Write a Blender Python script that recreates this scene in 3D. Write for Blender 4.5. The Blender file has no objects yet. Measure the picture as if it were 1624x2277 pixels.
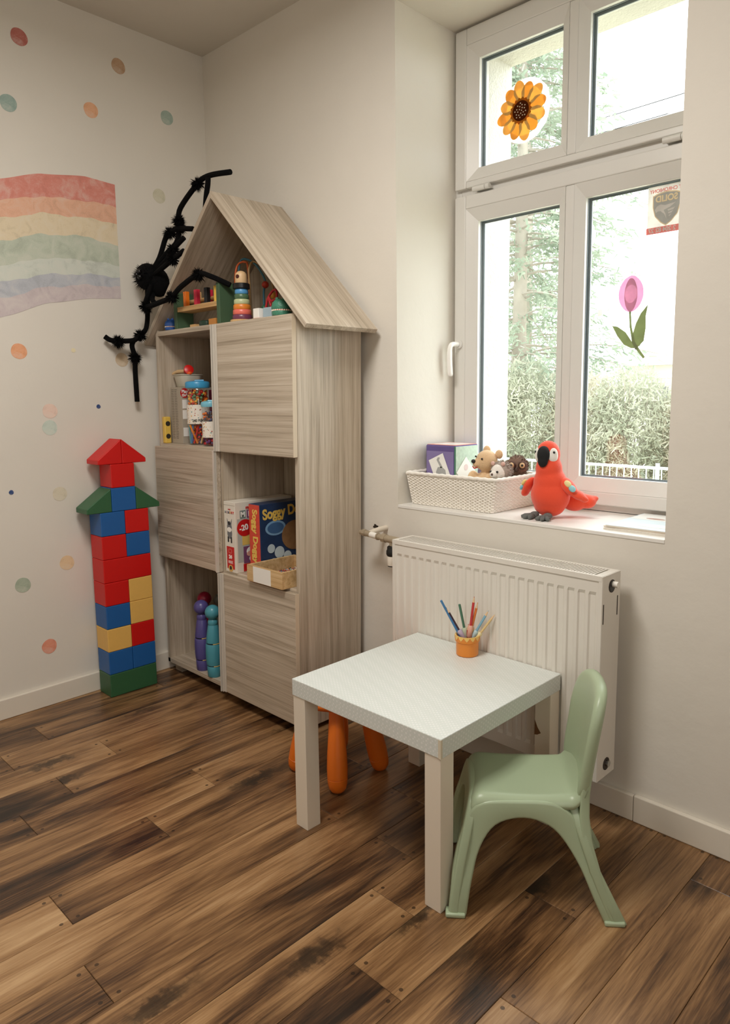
import bpy, bmesh, math, random
from math import sin, cos, pi, radians, sqrt, atan2
from mathutils import Vector, Matrix, noise as mnoise

random.seed(7)
sc = bpy.context.scene
COL = sc.collection

# ------------------------------------------------------------------ camera
cam_d = bpy.data.cameras.new('camera')
cam = bpy.data.objects.new('camera', cam_d)
COL.objects.link(cam)
sc.camera = cam
cam_d.sensor_fit = 'VERTICAL'
cam_d.sensor_height = 36.0
cam_d.sensor_width = 36.0
cam_d.lens = 1596.48 / 2277 * 36.0
cam_d.shift_x = -42.05 / 2277
cam_d.shift_y = -42.69 / 2277
cam_d.clip_start = 0.02
cam_d.clip_end = 200
_yaw, _pit, _rol = 0.7687, -0.1333, -0.0091
_f = Vector((-sin(_yaw) * cos(_pit), cos(_yaw) * cos(_pit), sin(_pit)))
_r = Vector((cos(_yaw), sin(_yaw), 0))
_u = _r.cross(_f)
_r2 = cos(_rol) * _r + sin(_rol) * _u
_u2 = -sin(_rol) * _r + cos(_rol) * _u
cam.matrix_world = Matrix(((_r2.x, _u2.x, -_f.x, 2.9859), (_r2.y, _u2.y, -_f.y, -1.9343),
                           (_r2.z, _u2.z, -_f.z, 1.2493), (0, 0, 0, 1)))

# ------------------------------------------------------------------ sky, lights, exposure
SKY = 7.0
world = bpy.data.worlds.new('overcast_sky')
sc.world = world
world.use_nodes = True
_bg = world.node_tree.nodes['Background']
_bg.inputs[0].default_value = (0.94, 0.975, 1.0, 1)
_bg.inputs[1].default_value = SKY

def area_light(name, loc, direction, w, h, power, color, portal=False):
    d = bpy.data.lights.new(name, 'AREA')
    d.shape = 'RECTANGLE'
    d.size, d.size_y = w, h
    d.energy = power
    d.color = color
    o = bpy.data.objects.new(name, d)
    COL.objects.link(o)
    o.location = loc
    o.rotation_euler = Vector(direction).to_track_quat('-Z', 'Y').to_euler()
    if portal:
        d.cycles.is_portal = True
    return o

area_light('window_portal', (1.689, 0.62, 1.72), (0, -1, 0), 1.1, 1.8, 1, (1, 1, 1), portal=True)
# the room's square ceiling lamp, above the play area and out of the picture
area_light('ceiling_lamp_light', (1.65, -1.40, 2.66), (0, 0, -1), 0.6, 0.6, 40, (1.0, 0.95, 0.885))
# weak fill light, added out of view by the right-hand wall
area_light('right_fill_light', (4.22, -2.15, 1.80), (-1, 0.10, -0.06), 1.3, 1.3, 15, (1.0, 0.99, 0.97))

sc.view_settings.view_transform = 'Standard'
sc.view_settings.look = 'None'
sc.view_settings.exposure = -0.04
sc.view_settings.gamma = 1.0
sc.view_settings.use_curve_mapping = False
sc.cycles.use_denoising = True
sc.cycles.max_bounces = 10
sc.cycles.diffuse_bounces = 6
sc.cycles.transparent_max_bounces = 12
sc.cycles.sample_clamp_indirect = 6.0
sc.cycles.caustics_reflective = False
sc.cycles.caustics_refractive = False

# ------------------------------------------------------------------ materials
def S(r, g, b):
    def c(x):
        x /= 255.0
        return x / 12.92 if x <= 0.04045 else ((x + 0.055) / 1.055) ** 2.4
    return (c(r), c(g), c(b), 1.0)

_M = {}
def new_mat(name):
    m = bpy.data.materials.new(name)
    m.use_nodes = True
    return m, m.node_tree, m.node_tree.nodes['Principled BSDF']

def mat(name, col, rough=0.5, metal=0.0, nscale=0.0, namt=0.0, bscale=0.0, bstr=0.0, spec=0.5, coat=0.0, sheen=0.0, trans=0.0, emit=0.0, sss=0.0):
    if name in _M:
        return _M[name]
    m, nt, b = new_mat(name)
    L, N = nt.links, nt.nodes
    b.inputs['Base Color'].default_value = col
    b.inputs['Roughness'].default_value = rough
    b.inputs['Metallic'].default_value = metal
    b.inputs['Specular IOR Level'].default_value = spec
    b.inputs['Coat Weight'].default_value = coat
    b.inputs['Sheen Weight'].default_value = sheen
    b.inputs['Transmission Weight'].default_value = trans
    if emit:
        b.inputs['Emission Color'].default_value = col
        b.inputs['Emission Strength'].default_value = emit
    tc = N.new('ShaderNodeTexCoord')
    if nscale:
        n = N.new('ShaderNodeTexNoise')
        n.inputs['Scale'].default_value = nscale
        n.inputs['Detail'].default_value = 4
        L.new(tc.outputs['Object'], n.inputs['Vector'])
        mx = N.new('ShaderNodeMix')
        mx.data_type = 'RGBA'
        mx.inputs['A'].default_value = tuple(max(0, c * (1 - namt)) for c in col[:3]) + (1,)
        mx.inputs['B'].default_value = tuple(min(1, c * (1 + namt)) for c in col[:3]) + (1,)
        L.new(n.outputs['Fac'], mx.inputs['Factor'])
        L.new(mx.outputs['Result'], b.inputs['Base Color'])
    if bscale:
        n = N.new('ShaderNodeTexNoise')
        n.inputs['Scale'].default_value = bscale
        n.inputs['Detail'].default_value = 3
        L.new(tc.outputs['Object'], n.inputs['Vector'])
        bp = N.new('ShaderNodeBump')
        bp.inputs['Strength'].default_value = bstr
        bp.inputs['Distance'].default_value = 0.01
        L.new(n.outputs['Fac'], bp.inputs['Height'])
        L.new(bp.outputs['Normal'], b.inputs['Normal'])
    _M[name] = m
    return m

def ramp(N, stops):
    r = N.new('ShaderNodeValToRGB')
    e = r.color_ramp.elements
    while len(e) < len(stops):
        e.new(0.5)
    for el, (p, c) in zip(e, stops):
        el.position = p
        el.color = c
    return r

def wood(name, dark, mid, light, axis, fine=1.0, rough=0.5, tilt=0.0, wave=0.0, rnd=False):
    """laminate with grain running along axis ('X','Y','Z')"""
    if name in _M:
        return _M[name]
    m, nt, b = new_mat(name)
    L, N = nt.links, nt.nodes
    tc = N.new('ShaderNodeTexCoord')
    src = tc.outputs['Object']
    if rnd:
        oi = N.new('ShaderNodeObjectInfo')
        cm = N.new('ShaderNodeVectorMath'); cm.operation = 'MULTIPLY_ADD'
        cm.inputs[1].default_value = (1, 1, 1)
        mm = N.new('ShaderNodeMath'); mm.operation = 'MULTIPLY'; mm.inputs[1].default_value = 37.0
        L.new(oi.outputs['Random'], mm.inputs[0])
        L.new(src, cm.inputs[0]); L.new(mm.outputs[0], cm.inputs[2])
        src = cm.outputs[0]
    def mapped(across, along):
        m0 = N.new('ShaderNodeMapping')
        m0.inputs['Rotation'].default_value = (0, tilt, 0)
        L.new(src, m0.inputs['Vector'])
        mp = N.new('ShaderNodeMapping')
        s = {'X': (along, across, across), 'Y': (across, along, across), 'Z': (across, across, along)}[axis]
        mp.inputs['Scale'].default_value = s
        L.new(m0.outputs[0], mp.inputs['Vector'])
        return mp
    n1 = N.new('ShaderNodeTexNoise'); n1.inputs['Scale'].default_value = 1; n1.inputs['Detail'].default_value = 5; n1.inputs['Distortion'].default_value = 0.4 + wave
    L.new(mapped(46 * fine, 1.1 * fine).outputs[0], n1.inputs['Vector'])
    n2 = N.new('ShaderNodeTexNoise'); n2.inputs['Scale'].default_value = 1; n2.inputs['Detail'].default_value = 2
    L.new(mapped(330 * fine, 4 * fine).outputs[0], n2.inputs['Vector'])
    mx = N.new('ShaderNodeMath'); mx.operation = 'MULTIPLY_ADD'; mx.inputs[1].default_value = 0.35
    L.new(n2.outputs['Fac'], mx.inputs[0])
    sb = N.new('ShaderNodeMath'); sb.operation = 'MULTIPLY'; sb.inputs[1].default_value = 0.65
    L.new(n1.outputs['Fac'], sb.inputs[0]); L.new(sb.outputs[0], mx.inputs[2])
    r = ramp(N, [(0.33, dark), (0.5, mid), (0.68, light)])
    L.new(mx.outputs[0], r.inputs['Fac'])
    L.new(r.outputs['Color'], b.inputs['Base Color'])
    b.inputs['Roughness'].default_value = rough
    bp = N.new('ShaderNodeBump'); bp.inputs['Strength'].default_value = 0.08; bp.inputs['Distance'].default_value = 0.003
    L.new(n2.outputs['Fac'], bp.inputs['Height']); L.new(bp.outputs['Normal'], b.inputs['Normal'])
    _M[name] = m
    return m

def glass_mat(name, tint=(0.95, 0.97, 0.96, 1), refl=0.06):
    if name in _M:
        return _M[name]
    m = bpy.data.materials.new(name); m.use_nodes = True
    nt = m.node_tree; N, L = nt.nodes, nt.links
    N.remove(N['Principled BSDF'])
    t = N.new('ShaderNodeBsdfTransparent'); t.inputs[0].default_value = tint
    g = N.new('ShaderNodeBsdfGlossy'); g.inputs['Roughness'].default_value = 0.02
    mx = N.new('ShaderNodeMixShader'); mx.inputs[0].default_value = refl
    L.new(t.outputs[0], mx.inputs[1]); L.new(g.outputs[0], mx.inputs[2])
    L.new(mx.outputs[0], N['Material Output'].inputs['Surface'])
    _M[name] = m
    return m

def film_mat(name, r, g, b, through=0.5):
    """thin printed film that lets daylight through"""
    if name in _M:
        return _M[name]
    m, nt, p = new_mat(name)
    N, L = nt.nodes, nt.links
    N.remove(p)
    tc = N.new('ShaderNodeTexCoord'); n = N.new('ShaderNodeTexNoise'); n.inputs['Scale'].default_value = 30; n.inputs['Detail'].default_value = 4
    L.new(tc.outputs['Object'], n.inputs['Vector'])
    c = S(r, g, b)
    rp = ramp(N, [(0.35, tuple(x * .93 for x in c[:3]) + (1,)), (0.65, tuple(min(1, x * 1.06) for x in c[:3]) + (1,))])
    L.new(n.outputs['Fac'], rp.inputs['Fac'])
    d = N.new('ShaderNodeBsdfDiffuse'); t = N.new('ShaderNodeBsdfTranslucent'); mx = N.new('ShaderNodeMixShader')
    mx.inputs[0].default_value = through
    L.new(rp.outputs['Color'], d.inputs['Color']); L.new(rp.outputs['Color'], t.inputs['Color'])
    L.new(d.outputs[0], mx.inputs[1]); L.new(t.outputs[0], mx.inputs[2])
    L.new(mx.outputs[0], N['Material Output'].inputs['Surface'])
    _M[name] = m
    return m

# ------------------------------------------------------------------ geometry helpers
class MB:
    """collects shapes; build() links them as ONE mesh object"""
    def __init__(self, xf=None):
        self.v, self.f, self.xf = [], [], xf
    def add(self, verts, faces, M=None):
        o = len(self.v)
        for p in verts:
            p = Vector(p)
            if M is not None:
                p = M @ p
            if self.xf is not None:
                p = Vector(self.xf(p))
            self.v.append(p)
        self.f += [tuple(i + o for i in f) for f in faces]
        return self
    def box(self, x0, x1, y0, y1, z0, z1, M=None):
        v = [(x0, y0, z0), (x1, y0, z0), (x1, y1, z0), (x0, y1, z0), (x0, y0, z1), (x1, y0, z1), (x1, y1, z1), (x0, y1, z1)]
        return self.add(v, [(0, 3, 2, 1), (4, 5, 6, 7), (0, 1, 5, 4), (1, 2, 6, 5), (2, 3, 7, 6), (3, 0, 4, 7)], M)
    def prism(self, poly, a0, a1, axis='Y', M=None):
        """polygon (two coords) extruded along axis; poly given as (x,z) for Y, (y,z) for X, (x,y) for Z"""
        n = len(poly)
        def p3(p, a):
            return {'Y': (p[0], a, p[1]), 'X': (a, p[0], p[1]), 'Z': (p[0], p[1], a)}[axis]
        v = [p3(p, a0) for p in poly] + [p3(p, a1) for p in poly]
        f = [tuple(range(n)), tuple(range(2 * n - 1, n - 1, -1))]
        f += [(i, i + n, (i + 1) % n + n, (i + 1) % n) for i in range(n)]
        return self.add(v, f, M)
    def lathe(self, prof, c=(0, 0, 0), seg=24, M=None, cap=True):
        v, f = [], []
        n = len(prof)
        for (r, z) in prof:
            for k in range(seg):
                a = 2 * pi * k / seg
                v.append((c[0] + r * cos(a), c[1] + r * sin(a), c[2] + z))
        for i in range(n - 1):
            for k in range(seg):
                k2 = (k + 1) % seg
                f.append((i * seg + k, i * seg + k2, (i + 1) * seg + k2, (i + 1) * seg + k))
        if cap:
            f.append(tuple(range(seg - 1, -1, -1)))
            f.append(tuple(range((n - 1) * seg, n * seg)))
        return self.add(v, f, M)
    def tube(self, pts, rad, seg=8, cap=True, M=None):
        pts = [Vector(p) for p in pts]
        n = len(pts)
        rs = rad if isinstance(rad, (list, tuple)) else [rad] * n
        v, f = [], []
        up = None
        for i, p in enumerate(pts):
            t = (pts[min(i + 1, n - 1)] - pts[max(i - 1, 0)])
            t = t.normalized() if t.length > 1e-9 else Vector((0, 0, 1))
            if up is None:
                up = Vector((0, 0, 1)) if abs(t.z) < 0.9 else Vector((1, 0, 0))
            a = t.cross(up)
            a = a.normalized() if a.length > 1e-6 else t.orthogonal().normalized()
            up = a.cross(t).normalized()
            for k in range(seg):
                th = 2 * pi * k / seg
                v.append(p + (a * cos(th) + up * sin(th)) * rs[i])
        for i in range(n - 1):
            for k in range(seg):
                k2 = (k + 1) % seg
                f.append((i * seg + k, i * seg + k2, (i + 1) * seg + k2, (i + 1) * seg + k))
        if cap:
            f.append(tuple(range(seg - 1, -1, -1)))
            f.append(tuple(range((n - 1) * seg, n * seg)))
        return self.add(v, f, M)
    def ball(self, c, r, seg=16, rings=10, M=None):
        if not isinstance(r, (list, tuple)):
            r = (r, r, r)
        v = [(0, 0, -1)]
        for i in range(1, rings):
            ph = -pi / 2 + pi * i / rings
            for k in range(seg):
                a = 2 * pi * k / seg
                v.append((cos(ph) * cos(a), cos(ph) * sin(a), sin(ph)))
        v.append((0, 0, 1))
        f = [(0, 1 + (k + 1) % seg, 1 + k) for k in range(seg)]
        for i in range(rings - 2):
            for k in range(seg):
                a, b = 1 + i * seg + k, 1 + i * seg + (k + 1) % seg
                f.append((a, b, b + seg, a + seg))
        t = len(v) - 1
        f += [(t, 1 + (rings - 2) * seg + k, 1 + (rings - 2) * seg + (k + 1) % seg) for k in range(seg)]
        T = Matrix.Translation(c) @ Matrix.Diagonal((r[0], r[1], r[2], 1))
        if M is not None:
            T = Matrix.Translation(c) @ M @ Matrix.Diagonal((r[0], r[1], r[2], 1))
        return self.add(v, f, T)
    def grid(self, fn, nu, nv, closed_u=False):
        v = [fn(i / (nu if closed_u else nu - 1), j / (nv - 1)) for j in range(nv) for i in range(nu)]
        f = []
        for j in range(nv - 1):
            for i in range(nu if closed_u else nu - 1):
                i2 = (i + 1) % nu
                f.append((j * nu + i, j * nu + i2, (j + 1) * nu + i2, (j + 1) * nu + i))
        return self.add(v, f)
    def build(self, name, m, parent=None, smooth=False, bevel=0.0, seg=2, subsurf=0, solid=0.0, remesh=0.0, base=None):
        me = bpy.data.meshes.new(name)
        off = Vector(base) if base is not None else (Vector(parent.get('_base', (0, 0, 0))) if parent is not None else Vector((0, 0, 0)))
        me.from_pydata([tuple(p - off) for p in self.v], [], self.f)
        me.validate()
        bmm = bmesh.new(); bmm.from_mesh(me)
        bmesh.ops.recalc_face_normals(bmm, faces=bmm.faces)
        bmm.to_mesh(me); bmm.free()
        if isinstance(m, (list, tuple)):
            for mm in m:
                me.materials.append(mm)
        elif m is not None:
            me.materials.append(m)
        o = bpy.data.objects.new(name, me)
        COL.objects.link(o)
        if parent is not None:
            o.parent = parent
        elif base is not None:
            o.location = base
            o['_base'] = tuple(base)
        if base is not None and parent is not None:
            o.location = Vector(base) - Vector(parent.get('_base', (0, 0, 0)))
            o['_base'] = tuple(base)
        elif parent is not None:
            o['_base'] = tuple(parent.get('_base', (0, 0, 0)))
        if solid:
            md = o.modifiers.new('solid', 'SOLIDIFY'); md.thickness = solid; md.offset = 0
        if remesh:
            md = o.modifiers.new('remesh', 'REMESH'); md.mode = 'VOXEL'; md.voxel_size = remesh; md.use_smooth_shade = True
            md = o.modifiers.new('smooth', 'SMOOTH'); md.iterations = 6; md.factor = 0.5
        if bevel:
            md = o.modifiers.new('bevel', 'BEVEL'); md.width = bevel; md.segments = seg; md.limit_method = 'ANGLE'; md.angle_limit = radians(35)
        if subsurf:
            md = o.modifiers.new('subsurf', 'SUBSURF'); md.levels = subsurf; md.render_levels = subsurf
        if smooth:
            me.polygons.foreach_set('use_smooth', [True] * len(me.polygons))
            if smooth == 'auto':
                try:
                    me.set_sharp_from_angle(angle=radians(40))
                except Exception:
                    pass
        return o

def thing(name, base, label, cat, group=None):
    o = bpy.data.objects.new(name, None)
    COL.objects.link(o)
    o.location = base
    o.empty_display_size = 0.05
    o['_base'] = tuple(base)
    tag(o, label, cat, group)
    return o

def tag(o, label=None, cat=None, group=None, kind=None):
    if label: o['label'] = label
    if cat: o['category'] = cat
    if group: o['group'] = group
    if kind: o['kind'] = kind
    return o

def struct(o):
    o['kind'] = 'structure'
    return o

def text(body, size, origin, xdir, ydir, m, parent, name='lettering', align='LEFT', bold=0.0, depth=0.0006, sx=1.0):
    """flat raised lettering with the reading direction xdir and up direction ydir"""
    cu = bpy.data.curves.new('lettering_curve', 'FONT')
    cu.body = body; cu.size = size; cu.align_x = align; cu.align_y = 'CENTER'
    cu.offset = bold; cu.extrude = depth
    tmp = bpy.data.objects.new('lettering_tmp', cu)
    COL.objects.link(tmp)
    dg = bpy.context.evaluated_depsgraph_get()
    me = bpy.data.meshes.new_from_object(tmp.evaluated_get(dg))
    bpy.data.objects.remove(tmp); bpy.data.curves.remove(cu)
    me.materials.clear(); me.materials.append(m)
    X, Y = Vector(xdir).normalized() * sx, Vector(ydir).normalized()
    Z = X.cross(Y).normalized()
    if sx < 0:
        Z = -Z
    M = Matrix(((X.x, Y.x, Z.x, origin[0]), (X.y, Y.y, Z.y, origin[1]), (X.z, Y.z, Z.z, origin[2]), (0, 0, 0, 1)))
    off = Vector(parent.get('_base', (0, 0, 0))) if parent is not None else Vector((0, 0, 0))
    me.transform(Matrix.Translation(-off) @ M)
    o = bpy.data.objects.new(name, me)
    COL.objects.link(o)
    if parent is not None:
        o.parent = parent
        o['_base'] = tuple(off)
    return o

def smooth_path(pts, n=6):
    """Catmull-Rom through pts"""
    pts = [Vector(p) for p in pts]
    out = []
    for i in range(len(pts) - 1):
        p0, p1, p2, p3 = pts[max(i - 1, 0)], pts[i], pts[i + 1], pts[min(i + 2, len(pts) - 1)]
        for k in range(n):
            t = k / n
            out.append(0.5 * ((2 * p1) + (p2 - p0) * t + (2 * p0 - 5 * p1 + 4 * p2 - p3) * t * t + (3 * p1 - p0 - 3 * p2 + p3) * t ** 3))
    out.append(pts[-1])
    return out
# ------------------------------------------------------------------ palette
CREAM = S(226, 221, 211)
def plaster(name, col, bumps=((9, 0.25, 0.012), (55, 0.18, 0.004))):
    m, nt, b = new_mat(name)
    N, L = nt.nodes, nt.links
    tc = N.new('ShaderNodeTexCoord')
    n = N.new('ShaderNodeTexNoise'); n.inputs['Scale'].default_value = 2.2; n.inputs['Detail'].default_value = 5
    L.new(tc.outputs['Object'], n.inputs['Vector'])
    r = ramp(N, [(0.3, tuple(c * 0.95 for c in col[:3]) + (1,)), (0.7, col)])
    L.new(n.outputs['Fac'], r.inputs['Fac']); L.new(r.outputs['Color'], b.inputs['Base Color'])
    b.inputs['Roughness'].default_value = 0.72
    b.inputs['Specular IOR Level'].default_value = 0.3
    prev = None
    for s, st, d in bumps:
        q = N.new('ShaderNodeTexNoise'); q.inputs['Scale'].default_value = s; q.inputs['Detail'].default_value = 6
        L.new(tc.outputs['Object'], q.inputs['Vector'])
        bp = N.new('ShaderNodeBump'); bp.inputs['Strength'].default_value = st; bp.inputs['Distance'].default_value = d
        L.new(q.outputs['Fac'], bp.inputs['Height'])
        if prev: L.new(prev.outputs['Normal'], bp.inputs['Normal'])
        prev = bp
    L.new(prev.outputs['Normal'], b.inputs['Normal'])
    return m
M_WALL = plaster('cream_wall_paint', CREAM, bumps=((7, 0.12, 0.012), (140, 0.12, 0.0015)))
M_WALLB = plaster('cream_patched_plaster', CREAM, bumps=((6, 0.30, 0.012), (45, 0.16, 0.003)))
M_CEIL = plaster('ceiling_paint', S(214, 209, 199), bumps=((7, 0.1, 0.01), (60, 0.1, 0.002)))
M_STUCCO = plaster('rough_outdoor_render', S(205, 202, 194), bumps=((60, 0.5, 0.01), (150, 0.6, 0.006)))
M_PVC = mat('white_pvc', S(216, 214, 209), 0.34)
M_SKIRT = mat('white_skirting_paint', S(226, 219, 206), 0.42)
M_SILL = mat('white_sill_paint', S(234, 232, 227), 0.4, nscale=20, namt=0.03)
M_DARK = mat('grey_rubber_gasket', S(128, 138, 146), 0.5)
M_GLASS = glass_mat('window_glass')
M_CHROME = mat('brushed_metal', S(190, 188, 182), 0.32, metal=1.0)
M_WHITE = mat('white_card', S(240, 238, 232), 0.6)
M_BLACK = mat('black_plastic', S(22, 22, 22), 0.45)

# ------------------------------------------------------------------ floor
X0S, PITCH = 0.1939, 0.1444
FX1, FY0 = 4.3, -3.6
def floor_wood():
    m, nt, b = new_mat('dark_oak_plank')
    N, L = nt.nodes, nt.links
    tc = N.new('ShaderNodeTexCoord')
    oi = N.new('ShaderNodeObjectInfo')
    def math(op, a, bb=None, c=None):
        n = N.new('ShaderNodeMath'); n.operation = op
        for i, q in enumerate((a, bb, c)):
            if q is None: continue
            if isinstance(q, (int, float)): n.inputs[i].default_value = q
            else: L.new(q, n.inputs[i])
        return n.outputs[0]
    rv = math('MULTIPLY', oi.outputs['Random'], 61.0)
    ad = N.new('ShaderNodeVectorMath'); ad.operation = 'ADD'
    cx = N.new('ShaderNodeCombineXYZ'); L.new(rv, cx.inputs[0]); L.new(math('MULTIPLY', rv, 1.7), cx.inputs[1]); L.new(rv, cx.inputs[2])
    L.new(tc.outputs['Object'], ad.inputs[0]); L.new(cx.outputs[0], ad.inputs[1])
    P = ad.outputs[0]
    def nz(sx, sy, detail=4, dist=0.0, rough=0.55):
        mp = N.new('ShaderNodeMapping'); mp.inputs['Scale'].default_value = (sx, sy, 1)
        L.new(P, mp.inputs['Vector'])
        n = N.new('ShaderNodeTexNoise'); n.inputs['Scale'].default_value = 1; n.inputs['Detail'].default_value = detail
        n.inputs['Distortion'].default_value = dist; n.inputs['Roughness'].default_value = rough
        L.new(mp.outputs[0], n.inputs['Vector'])
        return n.outputs['Fac']
    broad = nz(8.0, 1.5, 3, 0.8)
    streak = nz(38.0, 1.9, 8, 1.6, 0.68)
    fine = nz(260.0, 9.0, 4, 0.3, 0.65)
    v = math('MULTIPLY_ADD', streak, 0.40, math('MULTIPLY', broad, 0.66))
    v = math('MULTIPLY_ADD', fine, 0.24, v)
    v = math('ADD', v, math('MULTIPLY_ADD', oi.outputs['Random'], 0.12, -0.160))
    r = ramp(N, [(0.36, S(34, 22, 14)), (0.45, S(72, 49, 31)), (0.54, S(116, 84, 54)), (0.64, S(154, 118, 80)), (0.78, S(186, 152, 112))])
    L.new(v, r.inputs['Fac'])
    # smeared dark knots
    mp = N.new('ShaderNodeMapping'); mp.inputs['Scale'].default_value = (6.5, 1.9, 1)
    wob = N.new('ShaderNodeTexNoise'); wob.inputs['Scale'].default_value = 26; wob.inputs['Detail'].default_value = 6; wob.inputs['Roughness'].default_value = 0.65
    L.new(P, wob.inputs['Vector'])
    sc2 = N.new('ShaderNodeVectorMath'); sc2.operation = 'SCALE'; sc2.inputs['Scale'].default_value = 0.11
    L.new(wob.outputs['Color'], sc2.inputs[0])
    ad2 = N.new('ShaderNodeVectorMath'); ad2.operation = 'ADD'; L.new(P, ad2.inputs[0]); L.new(sc2.outputs[0], ad2.inputs[1])
    L.new(ad2.outputs[0], mp.inputs['Vector'])
    vo = N.new('ShaderNodeTexVoronoi'); vo.inputs['Scale'].default_value = 1.0
    L.new(mp.outputs[0], vo.inputs['Vector'])
    kr = ramp(N, [(0.0, (1, 1, 1, 1)), (0.11, (0.8, 0.8, 0.8, 1)), (0.21, (0.15, 0.15, 0.15, 1)), (0.33, (0, 0, 0, 1))])
    L.new(vo.outputs['Distance'], kr.inputs['Fac'])
    pick = N.new('ShaderNodeMath'); pick.operation = 'GREATER_THAN'; pick.inputs[1].default_value = 0.32
    sepc = N.new('ShaderNodeSeparateColor'); L.new(vo.outputs['Color'], sepc.inputs[0]); L.new(sepc.outputs[0], pick.inputs[0])
    kf = math('MULTIPLY', math('MULTIPLY', kr.outputs['Color'], pick.outputs[0]), 0.95)
    mx = N.new('ShaderNodeMix'); mx.data_type = 'RGBA'
    L.new(kf, mx.inputs['Factor']); L.new(r.outputs['Color'], mx.inputs['A']); mx.inputs['B'].default_value = S(26, 18, 12)
    # printed nail heads near each end
    at = N.new('ShaderNodeAttribute'); at.attribute_type = 'OBJECT'; at.attribute_name = 'plank_length'
    sep = N.new('ShaderNodeSeparateXYZ'); L.new(tc.outputs['Object'], sep.inputs[0])
    dx = math('SUBTRACT', math('ABSOLUTE', sep.outputs[0]), 0.053)
    dy = math('SUBTRACT', math('ABSOLUTE', sep.outputs[1]), math('MULTIPLY_ADD', at.outputs['Fac'], 0.5, -0.02))
    dd = math('SQRT', math('ADD', math('MULTIPLY', dx, dx), math('MULTIPLY', dy, dy)))
    nf = math('MULTIPLY', math('LESS_THAN', dd, 0.0048), 0.75)
    mx2 = N.new('ShaderNodeMix'); mx2.data_type = 'RGBA'
    L.new(nf, mx2.inputs['Factor']); L.new(mx.outputs['Result'], mx2.inputs['A']); mx2.inputs['B'].default_value = S(34, 24, 16)
    L.new(mx2.outputs['Result'], b.inputs['Base Color'])
    b.inputs['Roughness'].default_value = 0.30
    b.inputs['Specular IOR Level'].default_value = 0.5
    bp = N.new('ShaderNodeBump'); bp.inputs['Strength'].default_value = 0.10; bp.inputs['Distance'].default_value = 0.002
    L.new(fine, bp.inputs['Height']); L.new(bp.outputs['Normal'], b.inputs['Normal'])
    return m
M_FLOOR = floor_wood()

fl = MB().box(-0.12, FX1 + 0.1, FY0 - 0.1, 0.55, -0.03, -0.009).build('floor', mat('floor_underlay', S(30, 22, 15), 0.9))
struct(fl)
JOINT = {0: -0.994, 1: -1.163, 2: -0.870, 3: -1.085, 4: -1.250, 5: -0.746, 6: -0.990, 7: -1.33, 8: -0.60, 9: -0.366, 10: -0.585,
         11: -0.747, 12: -0.95, 13: -0.485, 14: -0.80, 15: -0.155, 16: -1.1, -1: -0.45, -2: -1.3}
plank_mesh = {}
def plank(x0, x1, y0, y1):
    w, l = x1 - x0, y1 - y0
    key = (round(w, 4), round(l, 4))
    if key not in plank_mesh:
        g, e = 0.0005, 0.0012
        a, bb = w / 2 - g, l / 2 - g
        v = [(-a, -bb, -.008), (a, -bb, -.008), (a, bb, -.008), (-a, bb, -.008), (-a, -bb, -e), (a, -bb, -e), (a, bb, -e), (-a, bb, -e),
             (-a + e, -bb + e, 0), (a - e, -bb + e, 0), (a - e, bb - e, 0), (-a + e, bb - e, 0)]
        f = [(0, 3, 2, 1), (8, 9, 10, 11)]
        for i in range(4):
            j = (i + 1) % 4
            f += [(i, j, j + 4, i + 4), (i + 4, j + 4, j + 8, i + 8)]
        me = bpy.data.meshes.new('plank'); me.from_pydata(v, [], f); me.materials.append(M_FLOOR)
        plank_mesh[key] = me
    o = bpy.data.objects.new('plank', plank_mesh[key])
    COL.objects.link(o)
    o.location = ((x0 + x1) / 2, (y0 + y1) / 2, 0)
    o.parent = fl
    o['plank_length'] = float(l)
for k in range(-2, 29):
    xa, xb = X0S + k * PITCH, X0S + (k + 1) * PITCH
    xb = min(xb, FX1)
    if xb - xa < 0.02: continue
    j = JOINT.get(k, -random.random())
    cuts = sorted([y for y in (j + t for t in range(-5, 3)) if FY0 + 0.03 < y < -0.03])
    ys = [FY0] + cuts + [0.0]
    for a, bb in zip(ys[:-1], ys[1:]):
        plank(xa, xb, a, bb)

# ------------------------------------------------------------------ walls and ceiling
SK = -0.0225                                  # the side wall runs slightly off square
def xl(y, off=0.0): return SK * y + off
WL, WR, WZ0, WZ1 = 1.188, 2.191, 0.851, 2.588   # window opening in the wall face
H = 2.77
struct(MB().prism([(xl(0.55), 0.55), (xl(FY0 - .1), FY0 - .1), (xl(FY0 - .1) - .15, FY0 - .1), (xl(.55) - .15, .55)], -0.03, 2.95, 'Z').build('wall_left', M_WALL))
wb = MB()
wb.box(-0.14, WL, 0, 0.36, -0.03, 2.95)
wb.box(WR, FX1 + .1, 0, 0.36, -0.03, 2.95)
wb.box(WL, WR, 0, 0.36, -0.03, WZ0 - 0.012)
wb.box(WL, WR, 0, 0.36, WZ1, 2.95)
wbk = struct(wb.build('wall_back', M_WALLB, bevel=0.0))
MB().prism([(1.070 + .013 * cos(k * pi / 6) * (1 + .35 * sin(k * 2.1)), .754 + .008 * sin(k * pi / 6) * (1 + .3 * cos(k * 1.7))) for k in range(12)], -0.0006, -0.0001, 'Y').build('pipe_hole', mat('dark_hole_plaster', S(46, 38, 30), .9), wbk)
struct(MB().box(FX1, FX1 + .1, FY0 - .1, 0, -0.03, 2.95).build('wall_right', M_WALL))
struct(MB().box(0.02, FX1, FY0 - .1, FY0, -0.03, 2.95).build('wall_front', M_WALL))
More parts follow.
